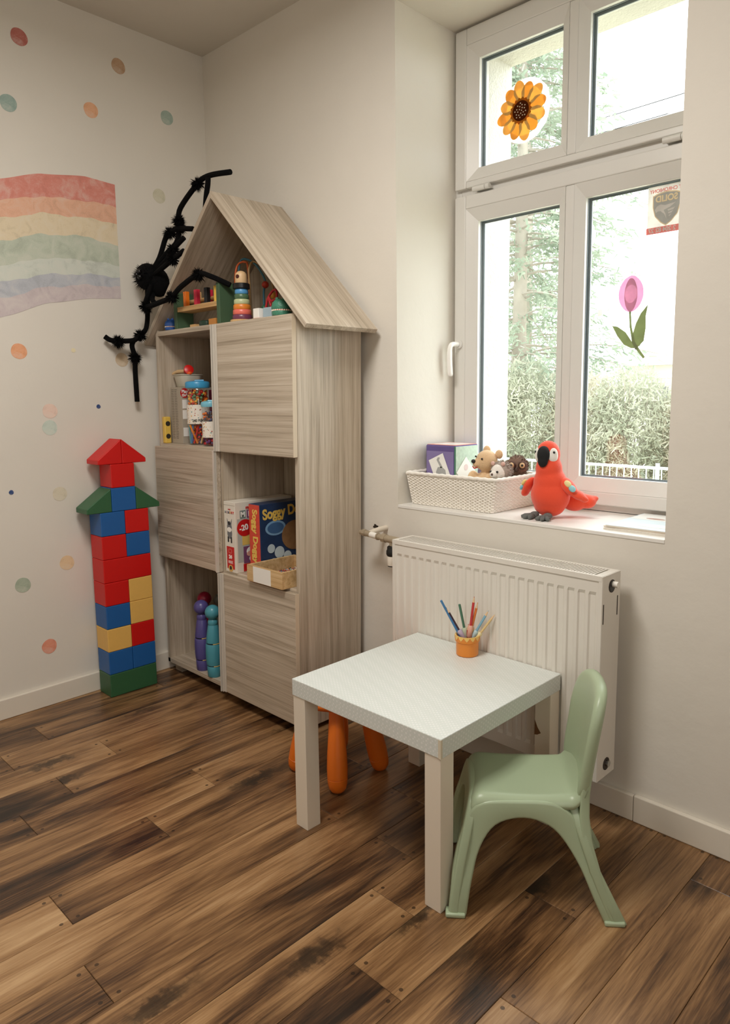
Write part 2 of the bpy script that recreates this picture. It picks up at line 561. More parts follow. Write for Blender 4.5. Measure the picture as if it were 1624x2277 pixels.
struct(MB().add([(-.1, FY0, 2.773), (FX1, FY0, 2.712), (FX1, 0.0, 2.712), (-.1, 0.0, 2.773), (-.1, FY0, 2.94), (FX1, FY0, 2.94), (FX1, 0, 2.94), (-.1, 0, 2.94)],
                [(0, 1, 2, 3), (4, 7, 6, 5), (0, 4, 5, 1), (1, 5, 6, 2), (2, 6, 7, 3), (3, 7, 4, 0)]).build('ceiling', M_CEIL))
# outdoor wall thickness around the window
ex = MB()
EXL, EXR, EZ0, EZ1, EY0, EY1 = 1.292, 2.087, 0.86, 2.505, 0.40, 0.55
ex.box(-0.14, EXL, EY0, EY1, -1.2, 3.4).box(EXR, FX1 + .1, EY0, EY1, -1.2, 3.4).box(EXL, EXR, EY0, EY1, -1.2, EZ0).box(EXL, EXR, EY0, EY1, EZ1, 3.4)
ex.box(-0.14, WL, .36, .40, -0.03, 2.95).box(WR, FX1 + .1, .36, .40, -0.03, 2.95)
struct(ex.build('wall_exterior', M_STUCCO))
# sill board, painted like the reveal
struct(MB().box(WL, WR, -0.002, 0.36, WZ0 - 0.012, WZ0).build('trim_1', M_SILL, bevel=0.002))
tag(bpy.data.objects['trim_1'], 'painted white window sill board')
# skirting
BH = 0.082
bb = MB()
bb.prism([(xl(0), 0.0), (xl(FY0), FY0), (xl(FY0) + .015, FY0), (xl(0) + .015, 0.0)], 0.0005, BH, 'Z')
struct(bb.build('baseboard_left', M_SKIRT, bevel=0.003))
bbr = struct(MB().box(1.04, 2.1365, -0.0155, 0, 0.0005, BH - .002).build('baseboard_back', M_SKIRT, bevel=0.003))
MB().box(2.1380, FX1, -0.016, 0, 0.0005, BH).build('baseboard_length', M_SKIRT, bbr, bevel=0.003)

# ------------------------------------------------------------------ window
win = thing('window_1', (1.689, 0.34, 0.86), None, None)
struct(win)
def ring(mb, o, i, yo, yi):
    """closed ring between rectangle o=(x0,x1,z0,z1) at depth yo and i at depth yi"""
    A = [(o[0], yo, o[2]), (o[1], yo, o[2]), (o[1], yo, o[3]), (o[0], yo, o[3])]
    B = [(i[0], yi, i[2]), (i[1], yi, i[2]), (i[1], yi, i[3]), (i[0], yi, i[3])]
    f = [(k, (k + 1) % 4, (k + 1) % 4 + 4, k + 4) for k in range(4)]
    mb.add(A + B, f)
def solid_ring(mb, o, i, y0, y1):
    for (a, b2, c, d) in ((o[0], i[0], o[2], o[3]), (i[1], o[1], o[2], o[3]), (i[0], i[1], o[2], i[2]), (i[0], i[1], i[3], o[3])):
        mb.box(a, b2, y0, y1, c, d)
fr = MB()
solid_ring(fr, (WL, WR, 0.853, WZ1), (1.215, 2.164, 0.895, 2.56), 0.338, 0.40)
fr.box(1.215, 2.164, 0.338, 0.40, 1.975, 2.04)
fr.build('window_frame', M_PVC, win, bevel=0.003)
MXL, MXR = 1.640, 1.738
def sash(name, z0, z1, gz0, gz1):
    s = MB()
    xo0, xo1 = 1.200, 2.179
    yF = 0.316
    e = 0.046
    # outer profile
    solid_ring(s, (xo0, xo1, z0, z1), (1.251, 2.128, gz0 - e, gz1 + e), yF, 0.385)
    s.box(1.672, 1.706, yF + .002, 0.385, gz0 - e, gz1 + e)
    so = s.build('sash', M_PVC, win, bevel=0.004)
    b = MB()
    for (xa, xb, oa, ob) in ((1.295, MXL, 1.251, 1.672), (MXR, 2.083, 1.706, 2.128)):
        ring(b, (oa, ob, gz0 - e, gz1 + e), (xa, xb, gz0, gz1), yF + .003, 0.338)
        ring(b, (xa, xb, gz0, gz1), (xa, xb, gz0, gz1), 0.338, 0.352)
    b.build('glazing_bead', M_PVC, so, solid=0.002)
    g = MB()
    for (xa, xb) in ((1.295, MXL), (MXR, 2.083)):
        solid_ring(g, (xa - .006, xb + .006, gz0 - .006, gz1 + .006), (xa + .0025, xb - .0025, gz0 + .0025, gz1 - .0025), 0.3525, 0.3545)
        solid_ring(g, (xa - .006, xb + .006, gz0 - .006, gz1 + .006), (xa + .005, xb - .005, gz0 + .005, gz1 - .005), 0.372, 0.376)
    g.build('gasket', M_DARK, so)
    for (xa, xb) in ((1.295, MXL), (MXR, 2.083)):
        p = MB().box(xa - .004, xb + .004, 0.357, 0.361, gz0 - .004, gz1 + .004).build('pane', M_GLASS, so)
    out = MB()
    solid_ring(out, (xo0, xo1, z0, z1), (1.292, 2.086, gz0 - .004, gz1 + .004), 0.3855, 0.40)
    out.box(MXL + .006, MXR - .006, 0.377, 0.40, gz0, gz1)
    out.build('outer_glazing_frame', M_PVC, so)
    return so
sash('upper', 2.020, 2.578, 2.090, 2.474)
sash('lower', 0.876, 1.994, 0.966, 1.900)
for x0 in (1.292, 2.006):
    h = MB()
    h.tube([(x0, .309, 2.008), (x0 + .055, .309, 2.008)], 0.0095, 10)
    h.tube([(x0 + .057, .309, 2.008), (x0 + .074, .309, 2.008)], 0.0098, 10)
    h.box(x0 + .004, x0 + .07, .308, .339, 2.003, 2.013)
    h.build('hinge', M_PVC, win, smooth='auto')
MB().box(1.655, 1.725, .300, .318, 2.545, 2.57).build('latch', M_PVC, win, bevel=0.006, seg=3)
hd = MB()
hd.tube([(1.224, .318, 1.447), (1.224, .308, 1.447)], 0.017, 16)
hb = hd.build('handle_rosette', M_PVC, win, smooth='auto')
MB().tube(smooth_path([(1.224, .310, 1.447), (1.224, .283, 1.447), (1.222, .266, 1.440), (1.220, .262, 1.415), (1.219, .264, 1.37), (1.218, .270, 1.325)], 5),
          [.009] * 5 + [.0095] * 10 + [.0105] * 10 + [.007], 10).build('handle', mat('white_handle', S(238, 236, 232), 0.3), win, smooth=True)
# ------------------------------------------------------------------ wall stickers
def watercolour(name, col, amt=0.22, alpha_edge=False):
    m, nt, b = new_mat(name)
    N, L = nt.nodes, nt.links
    tc = N.new('ShaderNodeTexCoord')
    n = N.new('ShaderNodeTexNoise'); n.inputs['Scale'].default_value = 18; n.inputs['Detail'].default_value = 8; n.inputs['Distortion'].default_value = 1.0
    n2 = N.new('ShaderNodeTexNoise'); n2.inputs['Scale'].default_value = 260; n2.inputs['Detail'].default_value = 2
    L.new(tc.outputs['Object'], n.inputs['Vector']); L.new(tc.outputs['Object'], n2.inputs['Vector'])
    a = N.new('ShaderNodeMath'); a.operation = 'MULTIPLY_ADD'; a.inputs[1].default_value = 0.3
    L.new(n2.outputs['Fac'], a.inputs[0]); L.new(n.outputs['Fac'], a.inputs[2])
    lite = tuple(c + (p - c) * amt * 1.6 for c, p in zip(col[:3], CREAM[:3])) + (1,)
    dk = tuple(c * (1 - amt) for c in col[:3]) + (1,)
    r = ramp(N, [(0.4, dk), (0.62, col), (0.85, lite)])
    L.new(a.outputs[0], r.inputs['Fac']); L.new(r.outputs['Color'], b.inputs['Base Color'])
    b.inputs['Roughness'].default_value = 0.7
    return m
DOTS = [('deep red', (186, 109, 98), -.8003, 2.5895, .031, 'deep red round wall dot high above the rainbow'),
        ('brown', (191, 158, 127), -.4084, 2.6081, .030, 'brown round wall dot just below the ceiling, nearest the room corner'),
        ('teal', (155, 177, 169), -.8566, 2.3424, .031, 'grey teal round wall dot above the end of the rainbow, by the picture edge'),
        ('orange', (232, 177, 138), -.5376, 2.4026, .030, 'pale orange round wall dot high above the red rainbow band'),
        ('blue green', (166, 186, 175), -.1936, 2.4632, .030, 'blue green round wall dot beside the room corner'),
        ('grey', (208, 204, 182), -.2493, 2.1263, .030, 'grey green round wall dot beside the upper spider leg'),
        ('salmon', (235, 169, 127), -.8847, 1.435, .030, 'salmon orange round wall dot below the rainbow'),
        ('cream', (235, 224, 188), -.6727, 1.4469, .009, 'tiny pale cream wall dot between salmon dot and spider leg'),
        ('taupe', (208, 186, 155), -.4654, 1.4154, .029, 'taupe round wall dot behind the dangling spider leg'),
        ('navy', (44, 72, 126), -.5815, 1.2184, .009, 'tiny navy blue wall dot above the block tower'),
        ('pink', (235, 208, 193), -.7832, 1.2038, .0295, 'dusty pink round wall dot touching the pale teal dot'),
        ('pale teal', (202, 215, 204), -.7878, 1.1376, .0295, 'pale teal round wall dot directly under the pink dot'),
        ('navy two', (44, 72, 126), -.9526, .893, .009, 'tiny navy blue wall dot low by the picture edge'),
        ('stone', (221, 213, 191), -.7669, .8681, .029, 'stone grey round wall dot beside the green block wing'),
        ('beige', (232, 206, 166), -.7571, .5795, .030, 'beige round wall dot beside the red blocks'),
        ('sage', (173, 186, 166), -.9362, .5202, .030, 'sage green round wall dot below the beige dot'),
        ('coral', (230, 153, 127), -.8518, .2452, .030, 'coral round wall dot lowest on the wall above the skirting')]
for nm, rgb, y, z, r, lab in DOTS:
    b = MB()
    n = 28
    ph = random.random() * 6
    pts = [(y + r * (1 + .03 * sin(3 * 2 * pi * k / n + ph)) * cos(2 * pi * k / n), z + r * (1 + .025 * sin(2 * 2 * pi * k / n + ph)) * sin(2 * pi * k / n)) for k in range(n)]
    v = [(xl(p[0]) + 0.0004, p[0], p[1]) for p in pts] + [(xl(p[0]) + 0.0009, p[0], p[1]) for p in pts]
    f = [tuple(range(n)), tuple(range(n, 2 * n))] + [(i, (i + 1) % n, (i + 1) % n + n, i + n) for i in range(n)]
    b.add(v, f)
    o = b.build('wall_dot', watercolour('watercolour_' + nm.replace(' ', '_'), S(*rgb)), base=(xl(y), y, z))
    tag(o, lab, 'wall sticker', 'watercolour dots on the side wall')

rb = thing('rainbow_sticker', (xl(-.7), -.7, 1.56), 'large watercolour rainbow decal with soft red, green and lilac bands', 'wall sticker')
# band boundaries at three stations along the wall: (y, z of the seven boundaries from the top)
ST = [(-1.45, (1.80, 1.72, 1.66, 1.58, 1.49, 1.43, 1.37, 1.30)), (-1.15, (1.97, 1.89, 1.825, 1.745, 1.655, 1.595, 1.535, 1.455)),
      (-.9250, (2.0600, 1.985, 1.920, 1.840, 1.750, 1.690, 1.632, 1.5640)),
      (-.7560, (2.1139, 2.030, 1.968, 1.890, 1.800, 1.738, 1.690, 1.628)), (-.58, (2.140, 2.045, 1.978, 1.905, 1.812, 1.757, 1.715, 1.660)),
      (-.4535, (2.1330, 2.045, 1.978, 1.885, 1.805, 1.758, 1.718, 1.671))]
BC = [(216, 138, 124), (228, 178, 150), (224, 208, 178), (188, 197, 180), (206, 212, 202), (184, 188, 196), (202, 190, 192)]
for k, rgb in enumerate(BC):
    def bz_(y, kk):
        for (ya, za), (yb, zb) in zip(ST[:-1], ST[1:]):
            if ya <= y <= yb:
                t = (y - ya) / (yb - ya)
                t = t * t * (3 - 2 * t) * .35 + t * .65
                return za[kk] + (zb[kk] - za[kk]) * t
        return ST[-1][1][kk]
    b = MB()
    n = 64
    v, f = [], []
    for i in range(n):
        y = -1.45 + (1.45 - .4535) * i / (n - 1)
        zt = bz_(y, k) + (0.003 * sin(y * 37 + k * 2) + 0.002 * sin(y * 91 + k) if k else 0)
        zb2 = bz_(y, k + 1) + (0.003 * sin(y * 37 + (k + 1) * 2) + 0.002 * sin(y * 91 + k + 1) if k < 6 else 0)
        ye = y + (0.0 if i < n - 1 else 0.0)
        x = xl(y)
        v += [(x + .0004, ye, zt), (x + .0004, ye, zb2), (x + .0010, ye, zt), (x + .0010, ye, zb2)]
    for i in range(n - 1):
        a, c = 4 * i, 4 * (i + 1)
        f += [(a + 2, c + 2, c + 3, a + 3), (a, a + 1, c + 1, c), (a, c, c + 2, a + 2), (a + 1, a + 3, c + 3, c + 1)]
    f += [(0, 2, 3, 1), (4 * n - 4, 4 * n - 3, 4 * n - 1, 4 * n - 2)]
    b.add(v, f)
    b.build('band', watercolour('watercolour_band_%d' % k, S(*rgb), 0.2), rb)

# ------------------------------------------------------------------ house-shaped cabinet
W_D, W_M, W_L = S(152, 138, 119), S(186, 172, 153), S(207, 195, 178)
MW_X = wood('ash_laminate_cross_grain', W_D, W_M, W_L, 'X', wave=0.9, rough=0.42)
MW_Z = wood('ash_laminate_upright_grain', W_D, W_M, W_L, 'Z', rough=0.36)
MW_R1 = wood('ash_laminate_roof_grain', W_D, W_M, W_L, 'X', tilt=radians(-45))
MW_R2 = wood('ash_laminate_roof_grain_far', W_D, W_M, W_L, 'X', tilt=radians(45))
M_EDGE = mat('pale_edge_band', S(206, 190, 166), 0.45)
M_ALU = mat('matt_aluminium', S(216, 210, 200), 0.35, metal=0.25)
SHR = 0.02
def rack(p): return (p[0] + SHR * (p[2] - 0.8), p[1], p[2])
def rx(x, z): return x + SHR * (z - 0.8)
XL_, XR_, YB_, YF_, YD_ = 0.060, 1.020, -0.030, -0.338, -0.358
T_ = 0.018
cab = thing('house_cabinet', (0.54, -0.19, 0), 'tall wood laminate house-shaped toy cabinet with pitched roof and three doors', 'cabinet')
def cpart(name, m, *boxes, bevel=0.0008, parent=None):
    b = MB(rack)
    for q in boxes: b.box(*q)
    return b.build(name, m, parent or cab, bevel=bevel, seg=1)
MB(rack).prism([(XL_, 0.045), (XL_ + T_, 0.045), (XL_ + T_, 1.540), (XL_, 1.523)], YF_, YB_, 'Y').build('side_panel', MW_Z, cab, bevel=0.0008, seg=1)
MB(rack).prism([(XR_ - T_, 0.02), (XR_, 0.02), (XR_, 1.543), (XR_ - T_, 1.560)], YF_, YB_, 'Y').build('side_panel', MW_Z, cab, bevel=0.0008, seg=1)
cpart('back_panel', MW_Z, (XL_ + T_, XR_ - T_, YB_ - .004, YB_, 0.05, 1.53))
b = MB(rack).prism([(XL_ + T_, 1.536), (XR_ - T_, 1.536), (0.553, 1.975)], YB_ - .005, YB_ - .001, 'Y')
b.build('gable_panel', MW_Z, cab)
DX = 0.532
cpart('divider', MW_Z, (DX, DX + T_, YF_, YB_ - .005, 0.065, 1.515))
cpart('bottom_panel', MW_X, (XL_, XR_ - T_, YF_, YB_ - .005, 0.045, 0.065))
cpart('shelf', MW_X, (XL_ + T_, XR_ - T_, YF_, YB_ - .006, 1.515, 1.535))
cpart('shelf', MW_X, (XL_ + T_, DX, YF_, YB_ - .005, 1.036, 1.054))
cpart('shelf', MW_X, (DX + T_, XR_ - T_, YF_, YB_ - .005, 1.036, 1.054))
cpart('shelf', MW_X, (XL_ + T_, DX, YF_, YB_ - .005, 0.540, 0.558))
cpart('shelf', MW_X, (DX + T_, XR_ - T_, YF_, YB_ - .005, 0.540, 0.558))
for (fx, fy) in ((XL_ + .01, YF_ + .03), (XL_ + .01, YB_ - .09), (XR_ - .075, YF_ + .03), (XR_ - .075, YB_ - .09)):
    cpart('foot', MW_X, (fx, fx + .055, fy, fy + .055, 0.0, 0.045))
def cdoor(x0, x1, z0, z1, handle):
    d = cpart('door', MW_X, (x0, x1, YD_, YF_ - .002, z0, z1), bevel=0.001)
    hx0, hx1 = (x0 - .001, x0 + .026) if handle == 'L' else (x1 - .026, x1 + .001)
    h = MB(rack)
    h.box(hx0, hx1, YD_ - .003, YD_ - .0002, z0, z1)
    if handle == 'L':
        h.box(hx0, hx0 + .004, YD_ - .013, YD_ - .003, z0, z1).box(hx0 + .010, hx0 + .013, YD_ - .009, YD_ - .003, z0, z1)
    else:
        h.box(hx1 - .004, hx1, YD_ - .013, YD_ - .003, z0, z1).box(hx1 - .013, hx1 - .010, YD_ - .009, YD_ - .003, z0, z1)
    h.build('handle_profile', M_ALU, d, bevel=0.0006, seg=1)
    ex0, ex1 = (x1 + .0002, x1 + .0012) if handle == 'L' else (x0 - .0012, x0 - .0002)
    MB(rack).box(ex0, ex1, YD_, YF_ - .002, z0, z1).build('edge_band', M_EDGE, d)
    return d
cdoor(DX + .006, XR_ - .0012, 1.041, 1.529, 'L')
cdoor(XL_ - .006, DX + .004, 0.549, 1.043, 'R')
cdoor(DX + .008, XR_ - .0012, 0.047, 0.548, 'L')
# roof: two mitred boards
RX, RZ, EXR_, EXL_, EZ_ = 0.553, 2.016, 1.103, -0.002, 1.492
RT = 0.0255
RYF, RYB = -0.362, -0.026
b = MB(rack).prism([(RX, RZ), (EXR_, EZ_), (EXR_ - .0125, EZ_ - .0130), (RX, RZ - RT)], RYF, RYB, 'Y')
b.build('roof_board', MW_R1, cab, bevel=0.0008, seg=1)
b = MB(rack).prism([(RX, RZ), (RX, RZ - RT), (EXL_ + .0125, EZ_ - .0130), (EXL_, EZ_)], RYF, RYB, 'Y')
b.build('roof_board', MW_R2, cab, bevel=0.0008, seg=1)

# ------------------------------------------------------------------ block tower
BLK = {'red': mat('red_foam_block', S(204, 16, 15), 0.42, nscale=60, namt=0.05, bscale=400, bstr=0.03),
       'blue': mat('blue_foam_block', S(26, 92, 160), 0.42, nscale=60, namt=0.05, bscale=400, bstr=0.03),
       'yellow': mat('yellow_foam_block', S(230, 184, 98), 0.42, nscale=60, namt=0.05, bscale=400, bstr=0.03),
       'green': mat('green_foam_block', S(48, 96, 62), 0.42, nscale=60, namt=0.05, bscale=400, bstr=0.03)}
BX0, BX1, BHT = 0.0435, 0.148, 0.0984
YA, YM, YZ = -0.6640, -0.5578, -0.4520
def block(y0, y1, row, col, lab):
    o = MB().box(BX0, BX1, y0 + .0006, y1 - .0006, row * BHT + .0002, (row + 1) * BHT - .0004).build('toy_block', BLK[col], base=((BX0 + BX1) / 2, (y0 + y1) / 2, row * BHT), bevel=0.003, seg=2)
    tag(o, lab, 'toy block', 'blocks of the toy tower')
block(YA, YZ, 0, 'green', 'wide green toy block at the foot of the tower, on the floor')
block(YA, YM, 1, 'blue', 'blue toy block on the wide green base, on the side away from the cabinet')
block(YM, YZ, 1, 'blue', 'blue toy block on the wide green base, on the cabinet side')
block(YA, YM, 2, 'yellow', 'yellow toy block in the third row, beside a dark red block')
block(YM, YZ, 2, 'red', 'red toy block in the third row, beside the lowest yellow block')
block(YA, YM, 3, 'blue', 'blue toy block in the fourth row, between yellow and red blocks')
block(YM, YZ, 3, 'yellow', 'lower of the two stacked yellow toy blocks on the cabinet side')
block(YA, YM, 4, 'red', 'red toy block beside the upper of two stacked yellow blocks')
block(YM, YZ, 4, 'yellow', 'upper of the two stacked yellow toy blocks, under the wide red block')
block(YA, YZ, 5, 'red', 'wide red toy block in the middle of the tower')
block(YA, YM, 6, 'red', 'red toy block on the wide red block, beside a blue one')
block(YM, YZ, 6, 'blue', 'blue toy block on the wide red block, under a red one')
block(YA, YM, 7, 'blue', 'blue toy block under the green wing away from the cabinet')
block(YM, YZ, 7, 'red', 'red toy block under the green wing by the cabinet')
block(-.6115, -.5050, 8, 'blue', 'blue toy block between the two green sloped wings')
block(-.6090, -.5050, 9, 'red', 'red cube toy block under the red gable roof')
def wedge(pts, col, lab, row):
    o = MB().prism(pts, BX0, BX1, 'X').build('sloped_block', BLK[col], base=((BX0 + BX1) / 2, pts[0][0], row * BHT), bevel=0.003, seg=2)
    tag(o, lab, 'toy block', 'sloped blocks of the toy tower')
z8, z9, z10 = 8 * BHT + .0003, 9 * BHT, 10 * BHT + .0003
wedge([(-.6122, z8), (-.6122, z9 - .001), (-.7170, z8 + .020), (-.7170, z8)], 'green', 'green sloped block jutting out away from the cabinet', 8)
wedge([(-.5043, z8), (-.3985, z8), (-.3985, z8 + .020), (-.5043, z9 - .001)], 'green', 'green sloped block jutting out towards the cabinet', 8)
wedge([(-.5572, z10), (-.5572, 1.0855), (-.6605, z10 + .018), (-.6605, z10)], 'red', 'red gable half block on top, sloping away from the cabinet', 10)
wedge([(-.5562, z10), (-.4515, z10), (-.4515, z10 + .018), (-.5562, 1.0855)], 'red', 'red gable half block on top, sloping towards the cabinet', 10)
# ------------------------------------------------------------------ toys under the cabinet roof
AZ = 1.5352
def plain(n, r, g, b, rough=0.5, **k): return mat(n, S(r, g, b), rough, **k)
M_GREENW = plain('dark_green_painted_wood', 66, 92, 66, .55)
M_PINE = wood('pale_pine', S(176, 134, 84), S(206, 166, 112), S(224, 190, 140), 'X', fine=1.6, rnd=True)
M_RED = plain('red_paint', 196, 28, 28, .4)
M_ORANGE = plain('orange_paint', 226, 118, 32, .4)
M_YELLOW = plain('yellow_paint', 222, 182, 76, .4)
M_PINK = plain('pink_paint', 214, 50, 76, .4)
pb = thing('hammer_bench', (.402, -.296, AZ), 'green and pine hammering bench toy with coloured pegs under the roof', 'toy')
BXA, BXB, BYA, BYB = .232, .572, -.336, -.256
MB().box(BXA, BXA + .022, BYA, BYB, AZ, 1.682).build('side_board', M_GREENW, pb, bevel=.002)
MB().box(BXB - .022, BXB, BYA, BYB, AZ, 1.690).build('side_board', M_GREENW, pb, bevel=.002)
MB().box(BXA + .022, BXB - .022, BYA + .004, BYB - .004, 1.603, 1.622).build('bench_board', M_PINE, pb, bevel=.001)
MB().tube([(BXA + .022, -.272, 1.648), (BXB - .022, -.272, 1.648)], .009, 10).build('dowel', M_PINE, pb, smooth='auto')
for px_, m_, yy in ((.305, M_ORANGE, -.318), (.386, M_PINK, -.318), (.415, M_PINK, -.276), (.460, plain('black_paint', 26, 26, 28, .4), -.318), (.530, M_YELLOW, -.318), (.330, M_PINE, -.276)):
    b = MB()
    b.box(px_ - .010, px_ - .0015, yy - .009, yy + .009, 1.622, 1.682).box(px_ + .0015, px_ + .010, yy - .009, yy + .009, 1.622, 1.682).box(px_ - .002, px_ + .002, yy - .008, yy + .008, 1.622, 1.665)
    b.build('peg', m_, pb, bevel=.0015)
tag(MB().box(.335, .375, -.325, -.295, AZ, AZ + .012).build('wooden_tile', M_PINE, base=(.355, -.31, AZ), bevel=.001), 'small pale wooden tile lying under the hammering bench', 'toy piece')
tag(MB().lathe([(.026, 0), (.028, .004), (.028, .018), (.024, .022)], (.425, -.305, AZ), 24).build('wooden_disc', plain('dark_green_gloss', 34, 58, 44, .3), base=(.425, -.305, AZ), smooth='auto'), 'dark green wooden disc lying under the hammering bench', 'toy piece')
tag(MB().box(.462, .512, -.318, -.292, AZ, AZ + .026).build('wooden_bar', plain('amber_wood', 190, 128, 60, .5), base=(.487, -.305, AZ), bevel=.002), 'amber wooden bar lying under the hammering bench', 'toy piece')

def croc(name, c, s, col, lab, yaw):
    t = thing(name, c, lab, 'toy')
    M = Matrix.Translation(c) @ Matrix.Rotation(yaw, 4, 'Z')
    m = mat(name + '_plastic', col, .4, bscale=160, bstr=.25)
    b = MB()
    # lower jaw
    pts = [(s * r, s * z) for r, z in ((.80, 0), (.95, .10), (1.0, .35), (.97, .52))]
    b.lathe(pts, (0, 0, 0), 28, M)
    b.build('lower_jaw', m, t, smooth='auto')
    b = MB().lathe([(s * .93, s * .52), (s * .93, s * .66)], (0, 0, 0), 28, M)
    b.build('tongue', plain('pink_gum', 226, 128, 116, .4), t, smooth='auto')
    b = MB().lathe([(s * r, s * z) for r, z in ((.98, .66), (1.02, .82), (.99, 1.05), (.88, 1.35), (.66, 1.58), (.35, 1.70), (.02, 1.74))], (0, 0, 0), 28, M)
    b.build('upper_jaw', m, t, smooth='auto')
    b = MB()
    for k in range(18):
        a = pi + (k / 17 - .5) * pi * 1.25 + pi / 2
        p = Vector((cos(a) * s * .955, sin(a) * s * .955, s * .50))
        b.lathe([(s * .06, 0), (s * .075, s * .06), (s * .02, s * .17)], p, 6, M)
    b.build('teeth', plain('ivory_teeth', 236, 228, 206, .4), t)
    b = MB().ball((s * -.35, s * -.25, s * 1.68), s * .2, 12, 8, None).ball((s * .35, s * -.25, s * 1.68), s * .2, 12, 8, None)
    b.v = [M @ p for p in b.v]
    b.build('eye_bumps', m, t, smooth=True)
    return t
croc('green_crocodile_toy', (.902, -.296, AZ), .036, S(64, 128, 104), 'round green crocodile head toy with white teeth under the roof', radians(35))
croc('blue_crocodile_toy', (.160, -.308, AZ), .028, S(44, 92, 168), 'small blue crocodile head toy half hidden by hammering bench', radians(30))

st = thing('stacking_tower', (.650, -.288, AZ), 'wooden stacking tower of coloured rings with natural round head', 'toy')
MB().lathe([(.045, 0), (.046, .006), (.044, .008)], (.650, -.288, AZ), 28).build('base_disc', M_PINE, st, smooth='auto')
z = AZ + .008
rr = [.0375, .0352, .0330, .0305, .0280, .0258]
cols = [(112, 58, 84), (226, 112, 96), (222, 132, 50), (188, 196, 152), (78, 108, 78), (84, 152, 204)]
for r0, c in zip(rr, cols):
    h = .0192
    MB().lathe([(r0 - .002, 0), (r0, .003), (r0 - .0008, h - .003), (r0 - .003, h - .0005)], (.650, -.288, z), 28).build('ring', plain('ring_paint_%d_%d' % c[:2], *c, .35), st, smooth='auto')
    z += h
MB().lathe([(.030, 0), (.032, .002), (.032, .018), (.030, .020)], (.650, -.288, z), 28).build('collar', plain('black_lacquer', 20, 20, 22, .35), st, smooth='auto')
z += .020
hd_ = MB().lathe([(.0215, 0), (.0225, .004), (.0225, .026), (.0205, .036), (.015, .043), (.007, .0465), (.001, .047)], (.650, -.288, z), 28).build('head', plain('natural_maple', 214, 180, 136, .45), st, smooth='auto')
dvec = Vector((.30, -.954, 0))
pc = Vector((.650, -.288, z + .024)) + dvec * .0215
MB().tube([pc - dvec * .002, pc + dvec * .0012], .0075, 16).build('hole', plain('dark_hole', 70, 24, 16, .7), hd_)

bm_ = thing('bead_maze', (.60, -.165, AZ), 'bead maze with bent blue, orange and tan wires behind the stacking tower', 'toy')
MB().box(.44, .74, -.225, -.105, AZ, AZ + .022).build('base_board', M_GREENW, bm_, bevel=.003)
def wire(pts, m_):
    return MB().tube(smooth_path(pts, 6), .0042, 8).build('wire', m_, bm_, smooth=True)
wire([(.483, -.20, AZ + .02), (.483, -.200, 1.655), (.488, -.200, 1.742), (.495, -.190, 1.781), (.527, -.180, 1.787), (.533, -.170, 1.758), (.535, -.165, AZ + .02)], plain('orange_wire', 206, 96, 44, .4))
wire([(.442 + .01, -.160, AZ + .02), (.452, -.160, 1.734), (.468, -.160, 1.799), (.515, -.160, 1.802), (.580, -.160, 1.767), (.630, -.160, 1.704), (.618, -.160, 1.66), (.62, -.16, AZ + .02)], plain('blue_wire', 70, 128, 150, .4))
wire([(.608, -.215, AZ + .02), (.608, -.220, 1.692), (.608, -.220, 1.743), (.606, -.200, 1.776), (.644, -.190, 1.759), (.681, -.180, 1.721), (.705, -.180, 1.667), (.705, -.18, AZ + .02)], plain('tan_wire', 176, 142, 96, .4))
for k, (p, c) in enumerate((((.63, -.16, 1.69), (198, 60, 40)), ((.705, -.18, 1.64), (220, 150, 60)), ((.705, -.18, 1.61), (200, 110, 70)), ((.62, -.16, 1.60), (64, 120, 90)))):
    MB().ball(p, .014, 14, 10).build('bead', plain('bead_paint_%d' % k, *c, .35), bm_, smooth=True)
tag(MB().box(.752, .786, -.312, -.278, AZ + .004, AZ + .040).build('white_cube', M_WHITE, base=(.769, -.295, AZ), bevel=.002), 'small white cube box beside the stacking tower', 'toy box')
tag(MB().box(.750, .790, -.315, -.275, AZ, AZ + .004).build('orange_coaster', plain('orange_card', 214, 106, 60, .6), base=(.770, -.295, AZ)), 'thin orange card under the small white cube', 'card')
tag(MB().box(.796, .846, -.300, -.262, AZ, AZ + .040).build('pale_blue_box', plain('pale_blue_card', 158, 178, 190, .6), base=(.82, -.28, AZ), bevel=.002), 'small pale blue box between white cube and green crocodile', 'toy box')
tag(MB().tube(smooth_path([(.778, -.272, AZ + .043), (.790, -.27, 1.612), (.806, -.262, 1.636), (.829, -.262, 1.639), (.838, -.268, 1.610), (.815, -.275, 1.600), (.800, -.275, 1.617), (.815, -.276, 1.58)], 6), .0045, 8).build('red_ribbon', plain('red_ribbon_cloth', 170, 24, 34, .6), base=(.80, -.27, AZ), smooth=True), 'red looped ribbon lying on the pale blue box', 'ribbon')

# ------------------------------------------------------------------ plush spider
M_FUR = mat('black_plush', S(6, 6, 7), 0.9, bscale=500, bstr=.4, spec=.15)
sp = thing('plush_spider', (.108, -.376, 1.70), 'black furry toy spider with long bent legs climbing the cabinet roof', 'toy spider')
def tuft(b, c, r, n, ln):
    c = Vector(c)
    for k in range(n):
        d = Vector((random.gauss(0, 1), random.gauss(0, 1), random.gauss(0, 1))).normalized()
        s = d.orthogonal().normalized() * .0028
        t = d.cross(s).normalized() * .0028
        p = c + d * r * .6
        tip = c + d * (r + ln * random.uniform(.5, 1)) + Vector((0, 0, -.004))
        b.add([p + s, p - s * .5 + t * .87, p - s * .5 - t * .87, tip], [(0, 1, 3), (1, 2, 3), (2, 0, 3)])
bd = MB().ball((.108, -.378, 1.757), (.050, .050, .056), 20, 14).ball((.135, -.345, 1.735), (.045, .045, .060), 20, 14)
tuft(bd, (.108, -.378, 1.757), .05, 420, .022)
tuft(bd, (.135, -.345, 1.735), .045, 200, .016)
